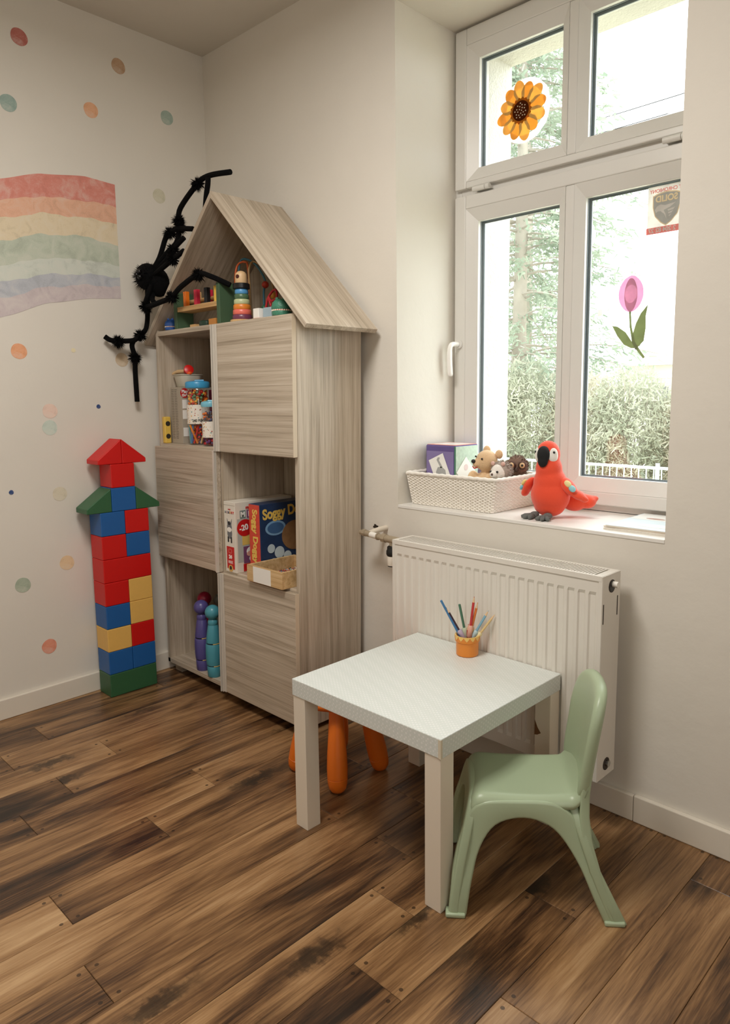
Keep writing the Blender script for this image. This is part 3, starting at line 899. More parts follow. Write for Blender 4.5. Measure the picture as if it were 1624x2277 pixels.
bd.build('body', M_FUR, sp)
eb = MB()
for q in ((.125, -.424, 1.772), (.112, -.430, 1.760), (.128, -.424, 1.750)):
    eb.ball(q, .011, 12, 8)
eb.build('eyes', plain('black_gloss_eye', 12, 12, 14, .08), sp, smooth=True)
def sleg(pts, joints, r=.0105):
    b = MB().tube(smooth_path(pts, 5), r, 8)
    for j in joints:
        tuft(b, pts[j], .014, 190, .024)
    b.build('leg', M_FUR, sp)
sleg([(.125, -.370, 1.775), (.165, -.352, 1.830), (.201, -.340, 1.905), (.232, -.336, 1.925), (.292, -.330, 1.930), (.366, -.310, 1.921)], (3,))
sleg([(.130, -.365, 1.780), (.200, -.345, 1.838), (.266, -.330, 1.878), (.284, -.322, 1.935), (.277, -.320, 1.965), (.279, -.310, 2.018), (.398, -.300, 2.090), (.463, -.290, 2.108), (.580, -.270, 2.101)], (3, 4, 6))
sleg([(.471, -.300, 2.098), (.462, -.296, 2.075), (.437, -.290, 2.030), (.400, -.280, 1.93)], ())
sleg([(.130, -.360, 1.778), (.205, -.345, 1.815), (.256, -.340, 1.853), (.312, -.320, 1.895)], (2,))
sleg([(.140, -.370, 1.760), (.205, -.370, 1.778), (.287, -.360, 1.808), (.345, -.342, 1.836)], (2,))
sleg([(.150, -.385, 1.720), (.135, -.400, 1.67), (.122, -.402, 1.632), (.237, -.398, 1.640), (.317, -.390, 1.655), (.380, -.385, 1.687), (.497, -.376, 1.722), (.550, -.356, 1.710), (.603, -.305, 1.677)], (2, 4, 6))
sleg([(.128, -.358, 1.713), (.140, -.380, 1.667), (.165, -.385, 1.645)], ())
sleg([(.085, -.370, 1.715), (.070, -.366, 1.62), (.075, -.380, 1.548), (.079, -.411, 1.518), (.080, -.443, 1.494), (.061, -.502, 1.490), (.052, -.532, 1.493), (.042, -.550, 1.507)], (3, 5))
sleg([(.078, -.441, 1.494), (.064, -.443, 1.471), (.060, -.431, 1.424), (.055, -.430, 1.358), (.050, -.426, 1.237)], (2,))

# ------------------------------------------------------------------ second row: craft jars, boxes
SZ = 1.0542
def confetti(name, base, spots):
    m, nt, b = new_mat(name)
    N, L = nt.nodes, nt.links
    tc = N.new('ShaderNodeTexCoord'); vo = N.new('ShaderNodeTexVoronoi'); vo.inputs['Scale'].default_value = 95
    L.new(tc.outputs['Object'], vo.inputs['Vector'])
    lt = N.new('ShaderNodeMath'); lt.operation = 'LESS_THAN'; lt.inputs[1].default_value = 0.26
    L.new(vo.outputs['Distance'], lt.inputs[0])
    se = N.new('ShaderNodeSeparateColor'); L.new(vo.outputs['Color'], se.inputs[0])
    n = len(spots)
    r = ramp(N, [((i + .5) / n, c) for i, c in enumerate(spots)]); r.color_ramp.interpolation = 'CONSTANT'
    L.new(se.outputs[0], r.inputs['Fac'])
    mx = N.new('ShaderNodeMix'); mx.data_type = 'RGBA'; mx.inputs['A'].default_value = base
    L.new(lt.outputs[0], mx.inputs['Factor']); L.new(r.outputs['Color'], mx.inputs['B']); L.new(mx.outputs['Result'], b.inputs['Base Color'])
    b.inputs['Roughness'].default_value = .5
    return m
M_CONF = confetti('confetti_print_label', S(236, 230, 218), [S(170, 60, 50), S(210, 160, 60), S(110, 150, 150), S(190, 120, 90)])
M_CLEAR = glass_mat('clear_plastic', (0.93, 0.94, 0.95, 1), 0.08)
POM = [plain('pompom_orange', 236, 120, 30, .8), plain('pompom_yellow', 240, 190, 80, .8), plain('pompom_red', 206, 40, 34, .8), plain('pompom_blue', 50, 90, 170, .8), plain('pompom_green', 110, 150, 110, .8)]
def pellets(name, c, r, z0, z1, n, pr, mats, lab):
    b = MB(); idx = []
    for k in range(n):
        a, q = random.uniform(0, 2 * pi), r * sqrt(random.random())
        if random.random() < .6: q = r * random.uniform(.85, 1)
        p = (c[0] + q * cos(a), c[1] + q * sin(a), random.uniform(z0, z1))
        f0 = len(b.f)
        b.ball(p, pr * random.uniform(.7, 1.1), 7, 5)
        idx += [random.randrange(len(mats))] * (len(b.f) - f0)
    o = b.build(name, mats, base=(c[0], c[1], z0), smooth=True)
    o.data.polygons.foreach_set('material_index', idx)
    tag(o, lab, 'craft pieces', kind='stuff')
    return o
def jar(name, c, r, z0, zl0, zl1, zt, lidcol, lab, band):
    t = thing(name, (c[0], c[1], z0), lab, 'jar')
    MB().lathe([(r * .93, 0), (r, .004), (r, zl0 - z0 - .010), (r * .9, zl0 - z0)], (c[0], c[1], z0), 32).build('jar_body', M_CLEAR, t, smooth='auto')
    lp = MB().lathe([(r * 1.04, zl0), (r * 1.07, zl0 + .004), (r * 1.07, zl1 - .006), (r * 1.0, zl1), (r * .6, zl1 + .004)], (c[0], c[1], 0), 32)
    l = lp.build('lid', plain(name + '_lid', *lidcol, .35), t, smooth='auto')
    MB().tube([(c[0] + .012, c[1] - .02, zl1 + .004), (c[0] + .035, c[1] + .01, zl1 + .005)], .004, 8).build('lid_loop', plain(name + '_lid', *lidcol, .35), l, smooth='auto')
    lb = MB().lathe([(r * 1.012, band[0]), (r * 1.012, band[1])], (c[0], c[1], 0), 32, cap=False)
    lb.build('label', M_CONF, t, smooth='auto')
    return t
JC = (.286, -.272)
j1 = jar('craft_jar', JC, .0475, SZ, 1.292, 1.318, 1.32, (64, 156, 204), 'tall clear craft jar with blue lid and confetti label', (1.142, 1.222))
jd = Vector((2.9859 - JC[0], -1.9343 - JC[1], 0)).normalized()
jr = Vector((-jd.y, jd.x, 0))
o_ = text('240 PIECES', .0155, Vector((JC[0], JC[1], 1.156)) + jd * .0488 + jr * .004, jr, (0, 0, 1), plain('black_print', 30, 30, 32, .6), j1, align='CENTER', bold=.0003, depth=.0003, sx=.85)
pellets('craft_pompoms', JC, .037, 1.225, 1.282, 150, .0065, POM[:3] + POM[:2] + [POM[4]], 'loose orange, yellow and red craft pieces in the tall jar')
for k, (ang, tl, m_) in enumerate(((-.9, .1, plain('stick_blue', 80, 130, 180, .5)), (-1.2, -.05, plain('stick_teal', 100, 160, 160, .5)), (-.55, .28, plain('stick_red', 196, 44, 40, .5)), (-.2, -.35, plain('stick_orange', 226, 130, 40, .5)), (.1, .3, plain('stick_pine', 220, 178, 120, .5)))):
    rad_ = jd * .036 * cos(ang * .9) + jr * .036 * sin(ang * 1.3)
    p0 = Vector((JC[0], JC[1], SZ + .006)) + rad_
    p1 = p0 + Vector((jr.x * tl * .08, jr.y * tl * .08, .078))
    tag(MB().tube([p0, p1], .0042, 6).build('craft_stick', m_, base=tuple(p0)), ['pale blue', 'teal', 'red', 'orange', 'pine'][k] + ' craft stick standing in the bottom of the tall jar', 'craft stick', 'craft sticks in the tall jar')
pellets('craft_beads', JC, .030, SZ + .008, 1.135, 70, .0065, [POM[0], POM[2], POM[3]], 'small mixed craft pieces at the bottom of the tall jar')
J2 = (.424, -.300)
j2 = jar('small_craft_jar', J2, .0365, SZ, 1.214, 1.234, 1.236, (120, 190, 212), 'short clear craft jar with pale blue lid beside the door', (1.090, 1.155))
pellets('purple_sequins', J2, .030, SZ + .006, 1.084, 80, .006, [plain('sequin_red', 190, 30, 40, .4), plain('sequin_purple', 110, 50, 120, .4)], 'red and purple craft pieces at the bottom of the short jar')
pellets('orange_sequins', J2, .030, 1.158, 1.195, 60, .006, [POM[0], plain('sequin_navy', 60, 60, 100, .4)], 'orange craft pieces at the top of the short jar')
gb = thing('grey_game_box', (.156, -.20, SZ), 'grey cardboard game box standing behind the tall craft jar', 'box')
MB().box(.112, .200, -.300, -.10, SZ, 1.297).build('carton', plain('grey_card_print', 172, 162, 146, .6, nscale=40, namt=.04), gb, bevel=.001)
MB().tube([(.2004, -.284, 1.272), (.2012, -.284, 1.272)], .021, 24).build('logo_disc', M_RED, gb)
text('Play', .019, (.2014, -.284, 1.278), (0, 1, 0), (0, 0, 1), M_WHITE, gb, align='CENTER', bold=.0006)
text('tive', .019, (.2014, -.284, 1.263), (0, 1, 0), (0, 0, 1), M_WHITE, gb, align='CENTER', bold=.0006)
b = MB()
for zz in (1.225, 1.180, 1.105): b.box(.2003, .2008, -.297, -.255, zz - .019, zz + .019)
b.build('white_panels', M_WHITE, gb)
b = MB()
for k in range(30):
    for x0 in (.118, .145):
        b.box(x0, x0 + random.uniform(.016, .022), -.3005, -.3002, 1.285 - k * .0072, 1.2875 - k * .0072)
b.build('small_print', plain('grey_print', 120, 112, 100, .7), gb)
yl = thing('yellow_sorter', (.096, -.29, SZ), 'yellow plastic frame with two round holes beside the grey box', 'toy')
MB().box(.085, .108, -.333, -.303, SZ, 1.170).build('body', plain('yellow_plastic', 224, 188, 84, .4), yl, bevel=.004)
for zz in (1.085, 1.140):
    MB().tube([(.1078, -.318, zz), (.1086, -.318, zz)], .011, 16).build('hole', plain('hole_dark', 40, 34, 24, .7), yl)
tag(MB().box(.255, .345, -.20, -.13, SZ, 1.285).build('magenta_tin', plain('magenta_card', 130, 18, 66, .5), base=(.30, -.165, SZ), bevel=.003), 'dark magenta box standing behind the two craft jars', 'box')
bw = thing('plastic_tub', (.152, -.235, 1.2975), 'pale plastic tub of wooden toys standing on the grey box', 'tub')
def rsq(r, z, n=32, p=3.2):
    return [(.152 + r * abs(cos(2 * pi * k / n)) ** (2 / p) * (1 if cos(2 * pi * k / n) >= 0 else -1), -.235 + r * abs(sin(2 * pi * k / n)) ** (2 / p) * (1 if sin(2 * pi * k / n) >= 0 else -1), z) for k in range(n)]
b = MB(); ringsz = [(.040, 1.298), (.043, 1.301), (.053, 1.348), (.057, 1.350), (.057, 1.3525), (.051, 1.3525), (.041, 1.304)]
v, f = [], []
for r0, zz in ringsz: v += rsq(r0, zz)
for i in range(len(ringsz) - 1):
    for k in range(32): f.append((i * 32 + k, i * 32 + (k + 1) % 32, (i + 1) * 32 + (k + 1) % 32, (i + 1) * 32 + k))
f.append(tuple(range(31, -1, -1))); f.append(tuple(range(6 * 32, 7 * 32)))
b.add(v, f); b.build('tub_shell', plain('ivory_plastic', 206, 202, 186, .4), bw, smooth='auto')
tag(MB().tube(smooth_path([(.085, -.270, 1.355), (.105, -.262, 1.364), (.135, -.25, 1.366), (.158, -.243, 1.366)], 5), [.007] * 6 + [.009] * 10, 10).build('wooden_spoon', plain('beech_wood', 206, 172, 128, .5), base=(.12, -.26, 1.353), smooth=True), 'pale wooden stick lying across the plastic tub', 'wooden stick')
tag(MB().lathe([(.010, 0), (.017, .004), (.021, .034), (.018, .036)], (0, 0, 0), 20, Matrix.Translation((.165, -.245, 1.362)) @ Matrix.Rotation(radians(70), 4, 'Y') @ Matrix.Rotation(.3, 4, 'X')).build('red_cup', plain('red_plastic', 206, 26, 22, .35), base=(.165, -.245, 1.353), smooth='auto'), 'red toy cup lying in the plastic tub', 'toy cup')
tag(MB().ball((.199, -.255, 1.356), (.012, .012, .009), 14, 10).build('orange_ball', plain('orange_plastic_ball', 224, 88, 28, .4), base=(.199, -.255, 1.347), smooth=True), 'small orange ball at the rim of the plastic tub', 'ball')

# ------------------------------------------------------------------ third row: boxed games and bead tray
GZ = 0.5582
M_PRW = plain('glossy_white_carton', 226, 220, 208, .4)
M_BK = plain('ink_black', 30, 32, 36, .6)
def plates(name, m, parent, *boxes):
    b = MB()
    for q in boxes: b.box(*q)
    return b.build(name, m, parent)
def disc_x(name, m, parent, x, y, z, ry, rz, n=24, d=.0006):
    return MB().prism([(y + ry * cos(2 * pi * k / n), z + rz * sin(2 * pi * k / n)) for k in range(n)], x, x + d, 'X').build(name, m, parent)
def disc_y(name, m, parent, x, y, z, rx_, rz, n=20, d=.0006):
    return MB().prism([(x + rx_ * cos(2 * pi * k / n), z + rz * sin(2 * pi * k / n)) for k in range(n)], y - d, y, 'Y').build(name, m, parent)
wx0, wx1, wy0 = .556, .633, -.343
wbx = thing('memory_game_box', ((wx0 + wx1) / 2, -.2, GZ), 'white memory card game box with animal pictures and red discount sticker', 'board game')
MB().box(wx0, wx1, wy0, -.06, GZ, .842).build('carton', M_PRW, wbx, bevel=.0015)
yf = wy0 - .0002
def lidseam(): return plates('lid_seam', plain('carton_shade', 150, 142, 130, .7), wbx, (wx0, wx1, yf - .0003, yf, .8285, .8295))
lidseam()
for k, (ch, c) in enumerate(zip('MEMORY', ((150, 150, 150), (180, 150, 150), (120, 120, 130), (200, 150, 90), (180, 60, 60), (200, 40, 40)))):
    text(ch, .0125, (wx0 + .012 + k * .0108, yf - .0004, .800), (1, 0, 0), (0, 0, 1), plain('letter_ink_%d' % k, *c, .6), wbx, align='CENTER', bold=.0005)
text('moje', .0085, ((wx0 + wx1) / 2, yf - .0004, .813), (1, 0, 0), (0, 0, 1), M_RED, wbx, align='CENTER')
# donkey picture
cxd = (wx0 + wx1) / 2 - .002
disc_y('donkey_body', plain('ink_grey', 110, 112, 116, .6), wbx, cxd, yf, .716, .016, .022)
disc_y('donkey_head', plain('ink_grey', 110, 112, 116, .6), wbx, cxd, yf - .0006, .742, .0155, .016)
disc_y('donkey_muzzle', M_WHITE, wbx, cxd, yf - .0012, .731, .014, .010)
disc_y('donkey_mane', M_BK, wbx, cxd, yf - .0012, .757, .008, .008)
MB().prism([(cxd - .013, .752), (cxd - .006, .756), (cxd - .016, .776)], yf - .0008, yf, 'Y').prism([(cxd + .013, .752), (cxd + .006, .756), (cxd + .018, .776)], yf - .0008, yf, 'Y').build('donkey_ears', plain('ink_grey', 110, 112, 116, .6), wbx)
plates('donkey_legs', M_BK, wbx, (cxd - .015, cxd - .007, yf - .0008, yf, .680, .702), (cxd + .006, cxd + .014, yf - .0008, yf, .678, .702))
plates('red_panel', M_RED, wbx, (wx0 + .012, wx1 - .014, yf - .0005, yf, .572, .662))
plates('card_outline', plain('pale_red_line', 226, 140, 130, .6), wbx, (wx0 + .026, wx0 + .028, yf - .0009, yf, .635, .653), (wx0 + .044, wx0 + .046, yf - .0009, yf, .635, .653), (wx0 + .026, wx0 + .046, yf - .0009, yf, .651, .653), (wx0 + .026, wx0 + .046, yf - .0009, yf, .635, .637))
text('24', .020, (cxd, yf - .0009, .620), (1, 0, 0), (0, 0, 1), M_WHITE, wbx, align='CENTER', bold=.001)
plates('small_print_lines', M_WHITE, wbx, (cxd - .016, cxd + .016, yf - .0009, yf, .603, .6045), (cxd - .016, cxd + .014, yf - .0009, yf, .598, .6005), (cxd - .016, cxd + .016, yf - .0009, yf, .594, .5955))
disc_y('round_badge', plain('badge_ochre', 214, 170, 90, .6), wbx, cxd, yf - .0005, .574, .015, .014)
disc_y('badge_centre', M_BK, wbx, cxd, yf - .0011, .576, .007, .008)
xr = wx1 + .0002
plates('grey_picture_field', plain('pale_grey_ink', 176, 180, 174, .6), wbx, (xr, xr + .0003, wy0 + .008, -.07, .60, .775))
text('moje', .020, (xr + .0006, wy0 + .050, .818), (0, 1, 0), (0, 0, 1), M_RED, wbx, align='LEFT', bold=.0006)
for k, (ch, c) in enumerate(zip('MEMO', ((120, 132, 128), (140, 92, 126), (120, 132, 128), (140, 92, 126)))):
    y0 = wy0 + .022 + k * .032
    plates('letter_tile', plain('tile_ink_%d' % (k % 2), *c, .6), wbx, (xr + .0002, xr + .0007, y0, y0 + .028, .776, .808))
    text(ch, .028, (xr + .0009, y0 + .014, .791), (0, 1, 0), (0, 0, 1), M_WHITE, wbx, align='CENTER', bold=.0012)
plates('yellow_field', plain('warm_yellow_ink', 222, 184, 96, .6), wbx, (xr + .0004, xr + .0008, wy0 + .030, wy0 + .15, .668, .735))
disc_x('discount_disc', M_RED, wbx, xr + .0009, wy0 + .044, .738, .038, .034)
text('-20', .032, (xr + .0016, wy0 + .038, .738), (0, 1, .12), (0, -.12, 1), M_WHITE, wbx, align='CENTER', bold=.001)
text('%', .016, (xr + .0016, wy0 + .071, .750), (0, 1, .12), (0, -.12, 1), M_WHITE, wbx, align='CENTER', bold=.0006)
plates('purple_field', plain('plum_ink', 120, 70, 104, .6), wbx, (xr + .0004, xr + .0008, wy0 + .034, wy0 + .15, .594, .662))
disc_x('cow_head', M_WHITE, wbx, xr + .0009, wy0 + .074, .640, .026, .020)
disc_x('cow_muzzle', plain('pink_ink', 222, 164, 146, .6), wbx, xr + .0016, wy0 + .066, .631, .018, .011)
disc_x('cow_body', M_WHITE, wbx, xr + .0009, wy0 + .080, .610, .020, .015)
disc_x('cow_spot', M_BK, wbx, xr + .0016, wy0 + .091, .613, .006, .009)
plates('red_number_tile', M_RED, wbx, (xr + .0004, xr + .0009, wy0 + .032, wy0 + .084, .5615, .592))
text('24', .021, (xr + .0012, wy0 + .058, .578), (0, 1, 0), (0, 0, 1), M_WHITE, wbx, align='CENTER', bold=.001)

sx0, sx1, sy0 = .668, .738, -.302
sg = thing('dog_bath_game_box', ((sx0 + sx1) / 2, -.17, GZ), 'blue and red board game box lettered Soggy Doggy', 'board game')
MB().box(sx0, sx1, sy0, -.045, GZ, .838).build('carton', plain('blue_print_carton', 34, 56, 92, .35, nscale=25, namt=.35), sg, bevel=.0015)
plates('red_spine', plain('red_print_spine', 206, 66, 46, .35, nscale=60, namt=.15), sg, (sx0 + .001, sx1 - .001, sy0 - .0006, sy0 - .0001, GZ + .001, .8365))
M_GOLD = plain('yellow_lettering', 226, 190, 92, .5)
text('Soggy Doggy', .041, (sx0 + .038, sy0 - .0012, .712), (0, 0, -1), (1, 0, 0), M_GOLD, sg, align='CENTER', bold=.0016)
xs = sx1 + .0002
text('Soggy Doggy', .056, (xs + .0006, sy0 + .014, .795), (0, 1, .06), (0, -.06, 1), M_GOLD, sg, align='LEFT', bold=.002, sx=.85)
disc_x('bath_ring', plain('pale_blue_ink', 120, 160, 196, .5), sg, xs, sy0 + .075, .740, .050, .030)
disc_x('bath_ring_centre', plain('mid_blue_ink', 60, 96, 140, .5), sg, xs + .0005, sy0 + .075, .740, .040, .022)
disc_x('brown_patch', plain('brown_ink', 142, 106, 70, .6, nscale=50, namt=.3), sg, xs + .0009, sy0 + .170, .700, .066, .060)
for (yy, zz, rr_) in ((.05, .66, .018), (.09, .64, .024), (.13, .62, .02), (.20, .615, .026), (.06, .60, .02), (.12, .585, .024)):
    disc_x('soap_bubble', plain('foam_ink', 190, 206, 214, .5), sg, xs + .0013, sy0 + yy, zz, rr_, rr_)

tr = thing('bead_tray', (.855, -.26, GZ), 'open pine tray with a blank white label and mixed beads inside', 'tray')
tx0, tx1, ty0, ty1, tz1 = .748, .962, -.376, -.145, .621
M_PINE2 = wood('tray_pine', S(178, 140, 92), S(206, 172, 122), S(222, 192, 148), 'X', fine=1.4)
MB().box(tx0, tx1, ty0, ty0 + .012, GZ, tz1).build('tray_wall', M_PINE2, tr, bevel=.001)
MB().box(tx0, tx1, ty1 - .012, ty1, GZ, tz1).build('tray_wall', M_PINE2, tr, bevel=.001)
MB().box(tx0, tx0 + .012, ty0 + .012, ty1 - .012, GZ, tz1).build('tray_wall', M_PINE2, tr, bevel=.001)
MB().box(tx1 - .012, tx1, ty0 + .012, ty1 - .012, GZ, tz1).build('tray_wall', M_PINE2, tr, bevel=.001)
MB().box(tx0 + .012, tx1 - .012, ty0 + .012, ty1 - .012, GZ, GZ + .006).build('tray_floor', M_PINE2, tr)
MB().box(tx0 + .040, tx0 + .148, ty0 - .0006, ty0 - .0001, GZ + .002, tz1 - .002).build('paper_label', M_WHITE, tr)
bm2 = [plain('glass_bead_%d' % k, *c, .25) for k, c in enumerate(((160, 40, 36), (40, 70, 60), (200, 190, 170), (60, 60, 70), (190, 120, 90), (110, 140, 150)))]
b = MB(); idx = []
for k in range(1900):
    p = (random.uniform(tx0 + .018, tx1 - .018), random.uniform(ty0 + .018, ty1 - .018), 0)
    h = GZ + .008 + .050 * max(0, min(1, (p[0] - tx0 - .04) / .12)) * random.uniform(.75, 1.0)
    f0 = len(b.f)
    b.ball((p[0], p[1], h), .0036, 5, 4)
    idx += [random.randrange(6)] * (len(b.f) - f0)
o = b.build('mixed_beads', bm2, base=(.855, -.26, GZ + .006), smooth=True)
o.data.polygons.foreach_set('material_index', idx)
tag(o, 'heap of tiny mixed coloured beads in the pine tray', 'beads', kind='stuff')

# ------------------------------------------------------------------ bottom row: skittles
PZ = 0.0652
def skittle(name, x, y, col, lab):
    t = thing(name, (x, y, PZ), lab, 'skittle', 'painted wooden skittles in the cabinet')
    m = plain(name + '_paint', *col, .32)
    c = (x, y, PZ)
    MB().lathe([(.027, 0), (.0295, .004), (.0315, .044), (.0300, .0475)], c, 28).build('foot', m, t, smooth='auto')
    MB().lathe([(.0275, .047), (.0275, .0525)], c, 28).build('groove', plain('dark_groove', 22, 30, 40, .5), t, smooth='auto')
    MB().lathe([(.0320, .0525), (.0330, .056), (.0350, .085), (.0350, .110), (.0340, .140), (.0320, .145)], c, 28).build('body', m, t, smooth='auto')
    MB().lathe([(.0285, .145), (.0285, .151)], c, 28).build('groove', plain('dark_groove', 22, 30, 40, .5), t, smooth='auto')
    MB().lathe([(.0315, .151), (.0320, .154), (.0270, .190), (.0215, .225), (.0210, .226), (.0208, .229), (.0215, .230), (.0205, .246), (.016, .252)], c, 28).build('shoulder', m, t, smooth='auto')
    MB().ball((x, y, PZ + .281), .0318, 26, 18).build('head', m, t, smooth=True)
    for zz in (.0500, .1480):
        a0 = atan2(-1.9343 - y, 2.9859 - x)
        pts = [(x + .0305 * cos(a0 + q), y + .0305 * sin(a0 + q), PZ + zz) for q in [(-.1 + .16 * k) for k in range(8)]]
        MB().tube(pts, .0022, 6).build('gold_cord', plain('gold_cord', 206, 178, 110, .4), t, smooth=True)
skittle('turquoise_skittle', .398, -.316, (74, 148, 164), 'turquoise wooden skittle at the front of the bottom shelf')
skittle('purple_skittle', .297, -.308, (84, 78, 138), 'purple wooden skittle beside the turquoise one')
skittle('red_skittle', .190, -.225, (150, 24, 54), 'dark red wooden skittle standing behind the purple one')
skittle('grey_skittle', .262, -.185, (92, 98, 92), 'grey wooden skittle deepest in the dark bottom compartment')
# ------------------------------------------------------------------ radiator
M_RAD = mat('white_radiator_enamel', S(222, 217, 208), 0.35)
rad = thing('panel_radiator', (1.695, -.10, .16), 'white ribbed panel radiator with top grille under the window', 'radiator')
RX0, RX1, RZ0, RZ1, RYF_, RYB_ = 1.300, 2.090, 0.160, 0.757, -0.150, -0.050
# pressed front panel
cols = [RX0 + .004]
npitch = 23
p_ = (RX1 - RX0 - .030) / npitch
prof = [(RX0 + .004, 0)]
for k in range(npitch):
    x0 = RX0 + .015 + k * p_
    prof += [(x0 + .0045, 0), (x0 + .0085, 1), (x0 + p_ - .0085, 1), (x0 + p_ - .0045, 0)]
prof.append((RX1 - .004, 0))
zr = [(RZ0 + .004, 0), (RZ0 + .040, 0), (RZ0 + .050, 1), (RZ1 - .056, 1), (RZ1 - .046, 0), (RZ1 - .006, 0)]
b = MB()
v, f = [], []
for (zz, a) in zr:
    for (xx, c) in prof:
        v.append((xx, RYF_ + .0045 * a * c, zz))
n = len(prof)
for j in range(len(zr) - 1):
    for i in range(n - 1):
        f.append((j * n + i, j * n + i + 1, (j + 1) * n + i + 1, (j + 1) * n + i))
b.add(v, f)
b.build('front_panel', M_RAD, rad, solid=.002)
MB().box(RX0 + .006, RX1 - .006, RYB_ - .006, RYB_, RZ0 + .004, RZ1 - .01).build('rear_panel', M_RAD, rad)
b = MB()
for k in range(24):
    x0 = RX0 + .025 + k * .0318
    b.box(x0, x0 + .012, RYF_ + .012, RYB_ - .012, RZ0 + .02, RZ1 - .035)
b.build('convector_fins', M_RAD, rad)
for x0, x1 in ((RX0, RX0 + .003), (RX1 - .003, RX1)):
    MB().box(x0, x1, RYF_ - .002, RYB_ + .002, RZ0, RZ1).build('side_cover', M_RAD, rad, bevel=.001)
for x0, x1 in ((RX0 + .001, RX0 + .013), (RX1 - .013, RX1 - .001)):
    MB().box(x0, x1, RYF_ - .0035, RYF_ + .002, RZ0, RZ1 - .001).build('corner_strip', M_RAD, rad, bevel=.001)
b = MB()
GX0, GX1 = RX0 + .0032, RX1 - .0032
b.box(GX0, GX1, RYF_ - .0042, RYF_ + .008, RZ1 - .014, RZ1 + .0004).box(GX0, GX1, RYB_ - .010, RYB_ + .002, RZ1 - .010, RZ1 + .0004)
b.box(GX0, RX0 + .020, RYF_ + .008, RYB_ - .010, RZ1 - .010, RZ1 + .0004).box(RX1 - .026, GX1, RYF_ + .008, RYB_ - .010, RZ1 - .010, RZ1 + .0004)
x0 = RX0 + .024
while x0 < RX1 - .030:
    b.box(x0, x0 + .0048, RYF_ + .008, RYB_ - .010, RZ1 - .006, RZ1 - .0004)
    x0 += .0092
b.build('top_grille', M_RAD, rad)
def xdisc(x, y, z_, r, d, m_, name, n=20):
    return MB().tube([(x, y, z_), (x + d, y, z_)], r, n).build(name, m_, rad, smooth='auto')
xdisc(RX1, -.100, .722, .0185, .0012, plain('dark_socket', 46, 34, 24, .6), 'valve_socket')
xdisc(RX1 + .0012, -.100, .7225, .0155, .0006, M_BLACK, 'valve_socket_inner')
xdisc(RX1 + .001, -.096, .727, .0085, .016, plain('white_plug', 232, 228, 220, .4), 'vent_plug', 10)
xdisc(RX1, -.100, .198, .0185, .0012, plain('dark_socket', 46, 34, 24, .6), 'valve_socket')
xdisc(RX1 + .001, -.096, .198, .0095, .007, M_CHROME, 'blind_plug', 6)
for (yy, zz) in ((-.146, .650), (-.064, .660)):
    MB().box(RX1 - .0005, RX1 + .0006, yy - .0022, yy + .0022, zz - .028, zz + .028).build('slot', plain('slot_dark', 44, 32, 22, .7), rad)
for xx in (1.45, 1.94):
    MB().box(xx - .012, xx + .012, RYB_, -.0005, .30, .62).build('wall_bracket', M_RAD, rad)
M_BRASS = plain('tarnished_nickel', 186, 172, 150, .36, metal=.55)
py, pz = -.095, .742
MB().tube([(1.126, -.0005, .756), (1.126, -.06, .752), (1.126, py, pz + .004)], .0105, 12).build('wall_pipe', plain('painted_pipe', 222, 212, 196, .5), rad, smooth='auto')
b = MB().tube([(1.084, py, pz + .006), (1.098, py, pz + .006)], .0095, 12).tube([(1.098, py, pz + .006), (1.112, py, pz + .005)], .0135, 8).tube([(1.112, py, pz + .005), (1.137, py, pz + .003)], .0115, 12)
b.tube([(1.172, py, pz), (1.178, py, pz)], .0135, 12).tube([(1.178, py, pz), (1.198, py, pz - .001)], .0110, 12).tube([(1.198, py, pz - .001), (1.216, py, pz - .002)], .0165, 8).tube([(1.216, py, pz - .002), (1.300, py, pz - .004)], .0135, 14)
b.tube([(1.246, py, pz - .002), (1.246, py, pz - .028)], .0105, 12)
b.build('valve', M_BRASS, rad, smooth='auto')
MB().tube([(1.137, py, pz + .003), (1.172, py, pz)], .0112, 14).build('pipe_sleeve', plain('white_sleeve', 238, 234, 226, .4), rad, smooth='auto')
th = MB().lathe([(.013, .0), (.0185, -.004), (.0190, -.014), (.0215, -.018), (.0220, -.030), (.0195, -.036)], (1.246, py, pz - .024), 20).build('valve_ring', M_BLACK, rad, smooth='auto')
MB().lathe([(.0175, 0), (.0185, -.002), (.0180, -.030), (.0170, -.034)], (1.246, py, pz - .062), 24).build('thermostat_head', plain('thermostat_white', 232, 224, 210, .4), rad, smooth='auto')
MB().lathe([(.0165, 0), (.0165, -.003)], (1.246, py, pz - .0965), 24).build('thermostat_base', M_BLACK, rad, smooth='auto')

# ------------------------------------------------------------------ table
def film():
    m, nt, b = new_mat('dotted_sticker_film')
    N, L = nt.nodes, nt.links
    tc = N.new('ShaderNodeTexCoord')
    mp = N.new('ShaderNodeMapping'); mp.inputs['Rotation'].default_value = (radians(38), radians(32), radians(45)); L.new(tc.outputs['Object'], mp.inputs['Vector'])
    vo = N.new('ShaderNodeTexVoronoi'); vo.inputs['Scale'].default_value = 125; vo.inputs['Randomness'].default_value = 0.06
    L.new(mp.outputs[0], vo.inputs['Vector'])
    r = ramp(N, [(0.28, S(228, 231, 229)), (0.42, S(212, 218, 214))])
    L.new(vo.outputs['Distance'], r.inputs['Fac']); L.new(r.outputs['Color'], b.inputs['Base Color'])
    b.inputs['Roughness'].default_value = 0.38
    return m
M_FILM = film()
M_LEG = mat('white_table_laminate', S(226, 216, 200), 0.42)
TX, TY, TYAW, TL = 1.4215, -0.7045, 0.0064, 0.55
MT = Matrix.Translation((TX, TY, 0)) @ Matrix.Rotation(TYAW, 4, 'Z')
tb = thing('play_table', tuple(MT @ Vector((.275, .275, 0))), 'low square play table with pale patterned film top and white legs', 'table')
